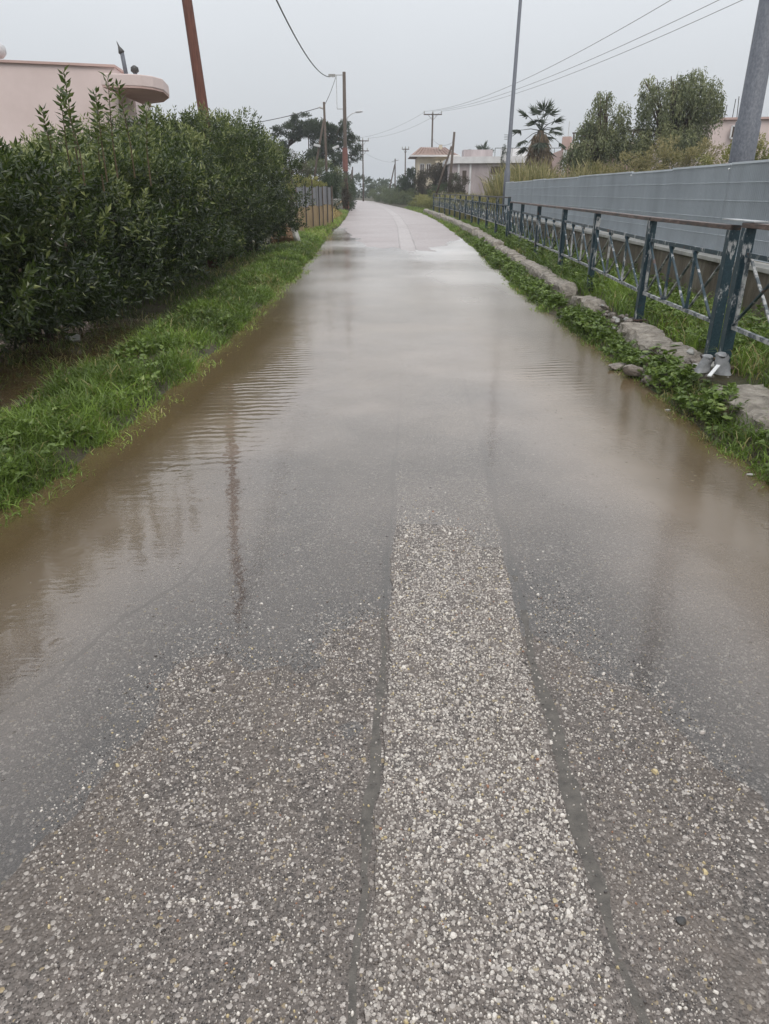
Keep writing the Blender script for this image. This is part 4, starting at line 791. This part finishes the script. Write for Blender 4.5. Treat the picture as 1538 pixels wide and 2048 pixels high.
# left side odds and ends
rock('cut_stump', (-2.95, 22.0, .28), (.62, .55, .62), 21, simple('stump_clay', (.12, .07, .04), (.24, .15, .09), .8, 6), 'rounded brown stump at the foot of the last hedge shrub', 'stump', rz=.3)
rock('pale_stone', (-2.56, 21.9, .36), (.16, .2, .55), 22, m_coping, 'pale upright stone leaning against the brown stump', 'stone', tilt=(0, -.3))
rock('pale_stone', (-3.35, 7.75, .06), (.16, .12, .08), 23, m_coping, 'whitish stone in the shade under the hedge at the ditch', 'stone')
rock('pale_stone', (-2.55, 12.9, .1), (.2, .12, .07), 24, m_coping, 'flat light stone under the middle of the hedge', 'stone')
tag(MB().tube([(-3.55, 5.95, -.1), (-3.5, 5.9, .35), (-3.62, 5.8, .9), (-3.6, 5.9, 1.4)], [.11, .09, .075, .05], 9).build('old_trunk', m_bark, base=(-3.5, 5.9, 0), smooth=True), 'dark crooked trunk standing in the flooded ditch at the left edge', 'trunk')

# ------------------------------------------------------------------ retaining wall, grating fence
FL = lambda y: 3.93 + .018 * y          # fence line
rw = empty('retaining_wall', (FL(3), 3, 0), 'stained concrete retaining wall with a light coping, under the grating fence', 'wall')
ye = np.arange(2.0, 30.2, 2.35)
for i, (a, b) in enumerate(zip(ye[:-1], ye[1:])):
    MB().bar((FL((a + b) / 2) + .1, a + .006, .28), (FL((a + b) / 2) + .1, b - .006, .28), .2, .86).build('wall_panel', m_wall, rw, bevel=.008)
    MB().bar((FL(a) + .09, a + .004, .735), (FL(b) + .09, b - .004, .735), .28, .05).build('coping', m_coping, rw, bevel=.006)
gf = empty('grating_fence', (FL(3) + .1, 3, .76), 'long grey-green steel grating fence standing on the retaining wall', 'fence')
def fence_panel(a, b, i):
    fr = MB(); jj = .004 * math.sin(i * 2.7); xa, xb = FL(a) + .12 + jj, FL(b) + .12 + jj; zb, zt = .80, 1.80 + .01 * math.cos(i * 1.9)
    fr.bar((xa, a + .01, zt), (xb, b - .01, zt), .03, .025).bar((xa, a + .01, zb), (xb, b - .01, zb), .03, .025)
    o = fr.build('panel_frame', m_fin, gf)
    fins = MB(); n = int((b - a) / .045)
    for k in range(n):
        y = a + .03 + (b - a - .06) * k / (n - 1); x = FL(y) + .12 + jj
        fins.bar((x, y, zb), (x, y, zt + (.012 if k % 2 else 0)), .030, .0045, up=(0, 1, .0))
    fins.build('fins', m_fin, o, kind='stuff')
    for z in (1.0, 1.2, 1.4, 1.6):
        MB().bar((xa - .008, a + .01, z), (xb - .008, b - .01, z), .010, .006).build('cross_bar', m_fin, o)
    # backing sheet close behind the fins
    if a > 7: MB().bar((xa + .028, a + .005, (zb + zt) / 2), (xb + .028, b - .005, (zb + zt) / 2), .006, zt - zb).build('backing_sheet', m_sheet, o)
ye = np.arange(1.6, 30.0, 2.0)
for i, (a, b) in enumerate(zip(ye[:-1], ye[1:])):
    if a < 5.9: # the nearest bays stand open: fins only
        o_before = len(bpy.data.objects)
    fence_panel(a, b, i)
    MB().bar((FL(a) + .19, a, .70), (FL(a) + .19, a, 1.79), .05, .05, up=(0, 1, 0)).build('post', m_fin, gf)
    if i % 2 == 0: MB().tube([(FL(a) + .10, a, 1.75), (FL(a) + .085, a, 1.75)], .011, 8).build('clamp', m_whiteplastic, gf)
# ------------------------------------------------------------------ railings
def railing(name, posts, ztop, label, braces=3, topw=.085, mats=(m_paint, m_rail), detail=True, start_cap=False):
    root = empty(name, (posts[0][0], posts[0][1], 0), label, 'railing'); rr = random.Random(len(posts))
    for x, y in posts:
        z0 = .12
        p = MB().bar((x, y, z0), (x, y, ztop - .03), .08, .08, up=(0, 1, 0)).build('post', mats[0], root, bevel=.004)
        if detail: MB().box((x, y, .2), (.14, .14, .02)).build('foot_plate', mats[1], p)
    for i, ((xa, ya), (xb, yb)) in enumerate(zip(posts[:-1], posts[1:])):
        A = Vector((xa, ya, 0)); B = Vector((xb, yb, 0)); d = (B - A).normalized(); Z = Vector((0, 0, 1))
        MB().bar(A + Z * (ztop - .012) - d * .04, B + Z * (ztop - .012) - d * .045, topw, .036).build('top_rail', mats[1], root, bevel=.004)
        zm = ztop - .22; zl = zm - .54
        a, b = A + d * .06, B - d * .06
        MB().bar(a + Z * zm, b + Z * zm, .03, .035).build('middle_rail', m_paint, root)
        MB().bar(a + Z * zl, b + Z * zl, .03, .03).build('bottom_rail', m_paint2, root)
        nb = braces
        for k in range(nb + 1):
            q = a.lerp(b, (k + .04) / (nb + .08)); MB().bar(q + Z * zl, q + Z * zm, .022, .028, up=(0, 1, 0)).build('upright', m_paint if (k + i) % 3 else m_paint2, root)
        for k in range(nb):
            q0 = a.lerp(b, (k + .04) / (nb + .08)); q1 = a.lerp(b, (k + 1.04) / (nb + .08)); off = Vector((.02, 0, 0))
            MB().bar(q0 + Z * (zm - .02) + off, q1 + Z * (zl + .02) + off, .022, .012, up=d).build('brace', m_paint2 if rr.random() < .7 else m_paint, root)
            MB().bar(q1 + Z * (zm - .02) - off, q0 + Z * (zl + .02) - off, .022, .012, up=d).build('brace', m_paint, root)
    return root
railing('railing', [(2.80, 6.12), (2.83, 8.10), (3.02, 10.9), (3.14, 13.4), (3.25, 16.2), (3.38, 18.9), (3.44, 21.0)], 1.25, 'blue-green flaking railing with a rusty top rail, middle run along the flooded road')
r2 = railing('railing', [(2.76, 5.78), (2.70, 3.7), (2.62, 1.7)], 1.28, 'nearest railing run, entering from the right picture edge')
MB().bar((2.77, 5.62, 1.296), (2.80, 6.22, 1.296), .12, .008).build('splice_plate', m_steel2, r2)
railing('railing', [(3.46, 21.5), (3.50, 24.0), (3.54, 26.6), (3.58, 29.2), (3.62, 31.9), (3.65, 34.7), (3.67, 37.5), (3.68, 40.4), (3.66, 43.4), (3.62, 46.5), (3.55, 50), (3.42, 54)], 1.36, 'farther and taller railing run before the tan reeds', braces=4, detail=False, mats=(m_paint, m_dkmetal))

# ------------------------------------------------------------------ masts, poles
mast = empty('lighting_mast', (4.62, 10.25, .1), 'thick tapering grey steel mast rising behind the grating fence at the right edge', 'mast')
MB().tube([(4.62, 10.25, .1), (4.62, 10.25, 2.3), (4.62, 10.25, 2.32), (4.60, 10.25, 9)], [.155, .15, .135, .095], 16).build('shaft', m_steel, mast, smooth=True)
tm = empty('lamp_mast', (4.62, 29.6, .1), 'slender grey lamp mast at the far end of the grating fence', 'mast')
MB().tube([(4.62, 29.6, .1), (4.62, 29.6, 2.2), (4.62, 29.6, 2.25), (4.72, 29.6, 9.5)], [.12, .115, .08, .05], 12).build('shaft', m_steel, tm, smooth=True)
rp = empty('wooden_pole', (-3.42, 15, .1), 'thick red-brown wooden pole rising out of the hedge', 'pole')
MB().tube([(-3.5, 15.25, .1), (-3.33, 15, 2.6), (-3.46, 15, 4.6), (-3.62, 15, 8.5)], [.105, .098, .088, .07], 14).build('shaft', m_redpole, rp, smooth=True)
MB().tube([(-3.62, 14.93, 8.38), (-3.62, 15.2, 8.38)], .05, 8).build('insulator', m_insul, rp)

bp_ = empty('utility_pole', (-2.98, 60, .2), 'tall dark wooden pole with a rectangular side bracket, red band and street lamp', 'pole')
MB().tube([(-2.98, 60, .1), (-2.96, 60, 5), (-2.93, 60, 9.4)], [.16, .14, .115], 12).build('shaft', m_pole, bp_, smooth=True)
fr = MB().bar((-2.98, 60, 9.2), (-3.52, 60, 9.2), .05, .07).bar((-3.5, 60, 9.2), (-3.5, 60, 7.05), .05, .05, up=(0, 1, 0)).bar((-3.5, 60, 7.05), (-2.98, 60, 7.05), .05, .06).build('bracket', m_lamp, bp_)
for k in range(4): MB().tube([(-3.62 - .13 * k, 60, 9.08 - .02 * (k % 2)), (-3.62 - .13 * k, 60, 9.26)], [.05, .07], 8).build('insulator', m_insul, fr)
MB().bar((-3.5, 60, 9.15), (-4.15, 60, 9.1), .04, .05).build('outrigger', m_lamp, fr)
ar = MB().tube([(-2.88, 60, 5.9), (-2.75, 60, 6.5), (-2.4, 60, 6.75), (-2.0, 60, 6.86)], [.035, .035, .03, .03], 8).build('lamp_arm', m_lamp, bp_, smooth=True)
MB().tube([(-2.15, 60, 6.83), (-2.0, 60, 6.87), (-1.75, 60, 6.9), (-1.6, 60, 6.88)], [.04, .085, .085, .03], 9).build('lamp_head', m_lamp, ar, smooth=True)
MB().tube([(-2.98, 60, 2.9), (-2.98, 60, 4.5)], [.21, .2], 12).build('red_cover', m_red, bp_)
MB().tube([(-2.98, 60, .3), (-2.98, 60, 2.1)], [.26, .19], 10).build('lower_cover', simple('dead_ivy', (.08, .035, .022), (.16, .07, .045), .9, 8, .1, 1, 25), bp_)
tree('dead_vine', -3.0, 59.6, .2, [(-3.0, 59.6, .1), (-3.0, 59.6, 1.5)], [(-3.0, 59.6, 1.2, .32, .3, 1.0)], 1200, .14, m_brown, 'dead brown creeper wrapped round the foot of the bracket pole', 'creeper', r0=.03, seed=44, tlo=.1, thi=.6)

p2 = empty('utility_pole', (-3.68, 50, .2), 'thin wooden pole with a leaning strut and two small floodlights, before the pines', 'pole')
MB().tube([(-3.66, 50, .1), (-3.71, 50, 6.5)], [.09, .07], 10).build('shaft', m_pole, p2, smooth=True)
MB().tube([(-4.75, 50, .6), (-4.3, 50, 3.2), (-3.74, 50, 5.6)], [.075, .065, .055], 8).build('strut', m_pole, p2, smooth=True)
MB().tube([(-3.78, 50, 6.15), (-4.0, 50, 6.22)], .05, 8).build('insulator', m_insul, p2)
for sx, zz, aa in ((-4.22, 4.12, -.2), (-3.05, 4.02, .35)):
    f = MB().bar((-3.7, 50, 4.0), (sx, 49.95, zz), .025, .025).build('floodlight_arm', m_dkmetal, p2)
    MB().box((sx, 49.9, zz), (.42, .2, .14), R=Matrix.Rotation(-aa, 3, 'Y')).build('floodlight', m_lamp, f, bevel=.02)
def cross_pole(x, y, z0, z1, arm, label, r=.13, double=False):
    root = empty('crossarm_pole', (x, y, z0), label, 'pole'); MB().tube([(x, y, z0), (x, y, (z0 + z1) / 2), (x, y, z1)], [r, r * .9, r * .75], 10).build('shaft', m_pole, root, smooth=True)
    for j, zz in enumerate([z1 - .25] + ([z1 - 1.5] if double else [])):
        a = MB().bar((x - arm, y - .12, zz), (x + arm, y - .12, zz), .1, .12).build('crossarm', m_pole, root)
        for q in (-1, 0, 1) if not j else (-.8, .8):
            MB().tube([(x + q * (arm - .06), y - .12, zz + .06), (x + q * (arm - .06), y - .12, zz + .16), (x + q * (arm - .06), y - .12, zz + .38)], [.03, .07, .05], 8).build('insulator', m_insul, a)
        for q in (-1, 1): MB().bar((x + q * arm * .5, y - .1, zz - .05), (x, y - .1, zz - .65), .04, .04, up=(0, 1, 0)).build('stay', m_pole, a)
    return root
cross_pole(5.95, 100, .2, 10.4, 1.12, 'tall pole with a wide crossarm in front of the cream house, tallest on the right')
cross_pole(-3.05, 112, .2, 8.2, .85, 'distant double-crossarm pole above the bend, right of the pines', r=.11, double=True)
cross_pole(3.18, 121, .2, 7.6, .55, 'small distant crossarm pole just left of the cream house', r=.11)
lp = empty('leaning_pole', (4.95, 60, .2), 'leaning dark pole braced by a second slanting pole, before the white building', 'pole')
MB().tube([(4.87, 60, .1), (5.0, 60, 2), (5.22, 60, 5.55)], [.12, .11, .085], 10).build('shaft', m_pole, lp, smooth=True)
MB().tube([(3.9, 60, 1.0), (4.5, 60, 3.0), (5.05, 60, 4.6)], [.09, .085, .075], 9).build('strut', m_pole, lp, smooth=True)
lp = empty('braced_pole', (1.75, 130, .2), 'far small pole with a slanting strut, right of the bend', 'pole')
MB().tube([(1.75, 130, .1), (1.75, 130, 6.4)], [.12, .09], 8).build('shaft', m_pole, lp); MB().tube([(.6, 130, .8), (1.7, 130, 5.6)], [.12, .09], 8).build('strut', m_pole, lp)
MB().bar((1.2, 130, 6.0), (2.3, 130, 6.2), .06, .06).build('crossarm', m_pole, lp)
lp = empty('braced_pole', (-4.2, 84, .2), 'short thin pole pair close behind the bracket pole', 'pole')
MB().tube([(-3.55, 84, .1), (-3.40, 84, 3.9)], [.08, .06], 8).build('shaft', m_pole, lp); MB().tube([(-4.0, 84, .5), (-3.47, 84, 3.6)], [.06, .05], 8).build('strut', m_pole, lp)
for x, y, z1, lab in ((-7.45, 62, 3.9, 'thin bare post left of the pines'), (-6.75, 68, 4.0, 'short bare post in the sky gap of the pines'),):
    tag(MB().tube([(x, y, .1), (x, y, z1)], [.06, .05], 8).build('bare_post', m_pole, base=(x, y, .1)), lab, 'post')

def cable(a, b, sag, r, label, n=28):
    a = Vector(a); b = Vector(b); pts = [a.lerp(b, t) - Vector((0, 0, 4 * sag * t * (1 - t))) for t in np.linspace(0, 1, n)]
    tag(MB().tube(pts, r, 5).build('cable', m_wire, base=a, smooth=True), label, 'cable')
cable((-3.60, 15, 8.4), (-4.0, 60, 9.1), 1.25, .028, 'thick sagging cable running up to the bracket of the dark pole')
cable((-3.55, 60, 9.05), (-3.71, 50, 6.3), .12, .024, 'short cable dropping from the bracket to the thin pole')
cable((-4.0, 50, 6.2), (-12.5, 52, 5.2), .25, .022, 'thin cable running left from the thin pole over the hedge')
cable((5.0, 100, 10.5), (17.0, 15, 11.6), 1.9, .014, 'upper right overhead wire, the highest of the three')
cable((5.95, 100, 10.5), (17.7, 15, 10.1), 1.4, .013, 'middle overhead wire of the three at upper right')
cable((7.0, 100, 10.5), (18.6, 15, 10.0), 1.35, .013, 'lowest overhead wire of the three at upper right')
cable((5.0, 100, 10.45), (-3.85, 112, 8.3), .5, .012, 'faint wire from the wide crossarm to the distant pole')
cable((7.0, 100, 10.45), (-2.2, 112, 8.3), .6, .012, 'second faint wire to the distant double-crossarm pole')
cable((-3.0, 112, 6.6), (1.7, 130, 5.9), .4, .012, 'low faint wire over the bend of the road')
cable((5.95, 100, 7.6), (5.2, 60, 4.9), .5, .012, 'thin wire dropping to the leaning pole')

# ------------------------------------------------------------------ board fence on the left
bf = empty('board_fence', (-2.7, 31, .1), 'makeshift fence of grey sheets above weathered boards, with thin posts', 'fence')
a0 = Vector((-3.18, 27.6, 0)); b0 = Vector((-2.36, 34.2, 0)); d0 = (b0 - a0); Lf = d0.length; rr = random.Random(4); ns = 11
for k in range(ns):
    p = a0.lerp(b0, k / ns); q = a0.lerp(b0, (k + .96) / ns); zt = 1.66 + rr.uniform(-.03, .04); zb = .98 + rr.uniform(-.03, .05); o = Vector((-.02 * (k % 2), 0, 0))
    MB().bar(p + o + Vector((0, 0, (zt + zb) / 2)), q + o + Vector((0, 0, (zt + zb) / 2)), .012, zt - zb).build('sheet', m_sheet, bf)
    nn = 2
    for j in range(nn):
        p1 = a0.lerp(b0, (k + j / nn) / ns); q1 = a0.lerp(b0, (k + (j + .93) / nn) / ns); zt2 = .97 + rr.uniform(-.07, .02)
        MB().bar(p1 + Vector((-.015, 0, zt2 / 2 + .05)), q1 + Vector((-.015, 0, zt2 / 2 + .05)), .018, zt2 - .06).build('board', m_board, bf)
for k, t in enumerate((.0, .22, .40, .58, .70, .84, 1.0)):
    p = a0.lerp(b0, t) + Vector((.045, 0, 0)); MB().tube([p, p + Vector((0, 0, 1.72 + (.18 if k == 2 else 0)))], .022 if k < 6 else .035, 7).build('post', m_dkmetal if k % 2 else m_pole, bf)
# far side of the road: low plank by the straw
for i, (p, q) in enumerate([((-2.9, 52, .9), (-3.9, 48, .1)), ((-3.2, 54, .75), (-3.9, 53, .1))]):
    tag(MB().bar(p, q, .06, .08).build('leaning_plank', m_board, base=p), ['long pale plank leaning near the foot of the bracket pole', 'short plank leaning behind the long one'][i], 'plank')

# ------------------------------------------------------------------ houses on the right
def window(parent, x, y, z, wd, h, mat=m_glass, frame=m_white, nx=1):
    f = MB()
    f.box((x, y, z + h / 2), (wd, .08, .07)).box((x, y, z - h / 2), (wd, .08, .07)).box((x - wd / 2, y, z), (.07, .08, h)).box((x + wd / 2, y, z), (.07, .08, h)).box((x, y, z), (.05, .08, h - .08))
    o = f.build('window', frame, parent); MB().box((x, y + .03, z), (wd - .06, .03, h - .06)).build('pane', mat, o); return o
h1 = empty('cream_house', (6, 86, .2), 'cream house with a red tiled hip roof and dark windows, beyond the thorny bushes', 'house')
MB().prism([(3.6, 85), (7.6, 85), (7.6, 96), (3.6, 93)], .2, 4.95).build('wall', m_cream, h1)
rf = MB().add([(2.75, 84.4, 5.0), (8.0, 84.4, 5.0), (8.0, 97, 5.0), (2.75, 94, 5.0), (4.0, 89, 6.0), (6.8, 90, 6.0)], [(0, 1, 5, 4), (1, 2, 5), (2, 3, 4, 5), (3, 0, 4), (0, 3, 2, 1)]).build('roof', m_tileroof, h1)
for k in range(12): MB().bar((3.1 + k * .41, 84.42, 5.02), (4.1 + k * .235, 88.8, 6.0), .09, .06).build('roof_tile_row', m_tileroof, rf)
MB().box((5.37, 84.33, 4.96), (5.3, .12, .16)).build('fascia', m_white, h1)
window(h1, 4.05, 84.95, 3.6, .45, 1.2, m_shutter); window(h1, 4.75, 84.95, 3.6, .45, 1.2, m_shutter)
vr = MB().box((7.2, 84.0, 4.35), (3.6, 1.6, .18)).build('veranda_roof', m_cream, h1)
for x in (5.6, 7.2, 8.8): MB().box((x, 83.4, 2.5), (.2, .2, 3.6)).build('column', m_white, vr)
window(h1, 6.6, 84.95, 3.1, .9, 1.6, m_shutter); window(h1, 8.2, 84.95, 3.1, .8, 1.3, m_shutter)
MB().box((6.2, 88, 5.95), (.35, .35, .5)).build('chimney', m_cream, h1)

h2 = empty('long_white_building', (11, 71, .2), 'long low building with a white parapet band and stained lilac walls', 'building')
MB().prism([(5.9, 70), (17.2, 67.5), (18, 80), (6.2, 80)], .2, 3.75).build('wall', m_lilac, h2)
MB().prism([(5.7, 69.7), (17.4, 67.2), (18.2, 80.3), (5.9, 80.3)], 3.76, 4.28).build('parapet', m_white, h2)
def onwall(t, z, w_, hh, nm, mat, dep=.05):
    x = 5.9 + 11.3 * t; y = 70 - 2.5 * t - .03; MB().box((x, y, z), (w_, dep, hh), rz=-.22).build(nm, mat, h2)
onwall(.06, 2.4, .16, 2.6, 'pilaster', m_white, .12); onwall(.15, 2.4, .16, 2.6, 'pilaster', m_white, .12); onwall(.55, 2.6, .16, 2.3, 'pilaster', m_white, .12)
for t, z, w_, hh in ((.36, 3.2, 1.3, .6), (.47, 2.9, .5, .9), (.64, 3.0, .5, .8), (.75, 3.0, .7, .8), (.9, 2.9, .7, .9), (.105, 2.6, .35, 1.2)): onwall(t, z, w_, hh, 'window', m_shutter)
onwall(.365, 2.35, 1.1, .9, 'panel', m_white, .08)
for t, z in ((.52, 4.7), (.8, 4.5)): pass
an = MB().tube([(11.1, 72, 4.2), (11.1, 72, 6.2)], .03, 6).build('antenna_mast', m_dkmetal, h2)
for k in range(4): MB().bar((10.75, 72, 6.15 - .12 * k), (11.5 - .1 * k, 72, 6.12 - .12 * k), .03, .03).build('antenna_rod', m_dkmetal, an)
MB().box((12.0, 74, 4.7), (2.2, 1.6, .9)).build('roof_room', m_white, h2)
sh = MB().box((8.5, 73, 4.6), (2.6, 2, .7)).build('roof_room', m_lilac, h2)
for k in range(9): MB().bar((9.8 + k * .75, 70.5, 4.2), (9.8 + k * .75, 70.5, 5.0), .04, .04).build('roof_rail_post', m_dkmetal, h2)
MB().bar((9.8, 70.5, 5.0), (15.9, 70.5, 5.0), .05, .05).build('roof_rail', m_dkmetal, h2)
cy = tree('small_cypress', 9.95, 66, .2, [(9.95, 66, .1), (9.95, 66, 1.5)], [(9.95, 66, 4.1, .22, .22, .95)], 700, .10, m_pine, 'small pointed dark cypress tip above the white parapet', 'tree', r0=.05, seed=55, tlo=0, thi=.3)

h3 = empty('pink_house', (16, 60, .2), 'dusty pink house with a railed roof terrace, left of the weeping trees', 'house')
MB().prism([(13.45, 60), (22, 56), (24, 66), (14.2, 68)], .2, 4.4).build('wall', m_pinkd, h3)
MB().prism([(13.75, 59.0), (21.6, 55.2), (22.1, 56.4), (14.2, 60.2)], 4.42, 4.72).build('terrace_slab', m_cream, h3)
MB().prism([(13.35, 60.05), (13.9, 59.8), (14.3, 61), (13.6, 61.3)], 4.41, 5.25).build('corner_pier', m_pinkd, h3)
for k in range(15):
    t = k / 14; MB().box((13.95 + 7.6 * t, 59.1 - 3.7 * t, 5.05), (.09, .09, .68)).build('baluster', m_shutter, h3)
MB().bar((13.85, 59.15, 5.42), (21.6, 55.4, 5.42), .1, .09).build('handrail', m_shutter, h3)
w3 = MB().box((14.55, 59.47, 3.35), (.75, .06, 1.3), rz=-.44).build('window', m_shutter, h3); MB().box((14.55, 59.42, 2.62), (1.0, .14, .12), rz=-.44).build('sill', m_white, w3)
MB().box((13.62, 59.9, 3.4), (.3, .06, 1.9), rz=-.44).build('white_trim', m_white, h3)
MB().tube([(14.2, 62, 4.4), (14.2, 62, 6.4)], .03, 6).build('antenna_mast', m_lamp, h3)

h4 = empty('unfinished_building', (22, 46, .2), 'pale pink flat building with bare starter bars on its roof, behind the thick mast', 'building')
MB().prism([(17.9, 45), (27, 43), (28, 54), (18.6, 55)], .2, 5.1).build('wall', m_pink, h4)
MB().prism([(17.8, 44.85), (27.1, 42.85), (28.1, 54.1), (18.5, 55.1)], 5.11, 5.22).build('roof_slab', m_pinkd, h4)
window(h4, 19.6, 44.5, 4.5, .8, .6, m_shutter)
for x, y in ((18.2, 45.1), (18.9, 45.0), (19.3, 44.9), (19.55, 44.9), (22.4, 44.3), (22.7, 44.2), (21.5, 44.4)):
    MB().tube([(x, y, 5.2), (x + random.uniform(-.1, .1), y, 5.2 + random.uniform(.6, 1.5))], .022, 5).build('starter_bar', m_dkmetal, h4)

# ------------------------------------------------------------------ rainy air
hz = MB().prism([(-950, -950), (950, -950), (950, 1050), (-950, 1050)], -3, 18)
mh = bpy.data.materials.new('rain_haze'); mh.use_nodes = True; t_ = mh.node_tree; t_.nodes.clear(); o_ = t_.nodes.new('ShaderNodeOutputMaterial'); v_ = t_.nodes.new('ShaderNodeVolumePrincipled')
v_.inputs['Color'].default_value = (.93, .96, 1, 1); v_.inputs['Density'].default_value = .0009; v_.inputs['Anisotropy'].default_value = .2; t_.links.new(v_.outputs[0], o_.inputs['Volume'])
tag(hz.build('haze', mh), 'thin rain haze over the whole place', 'haze', kind='stuff')
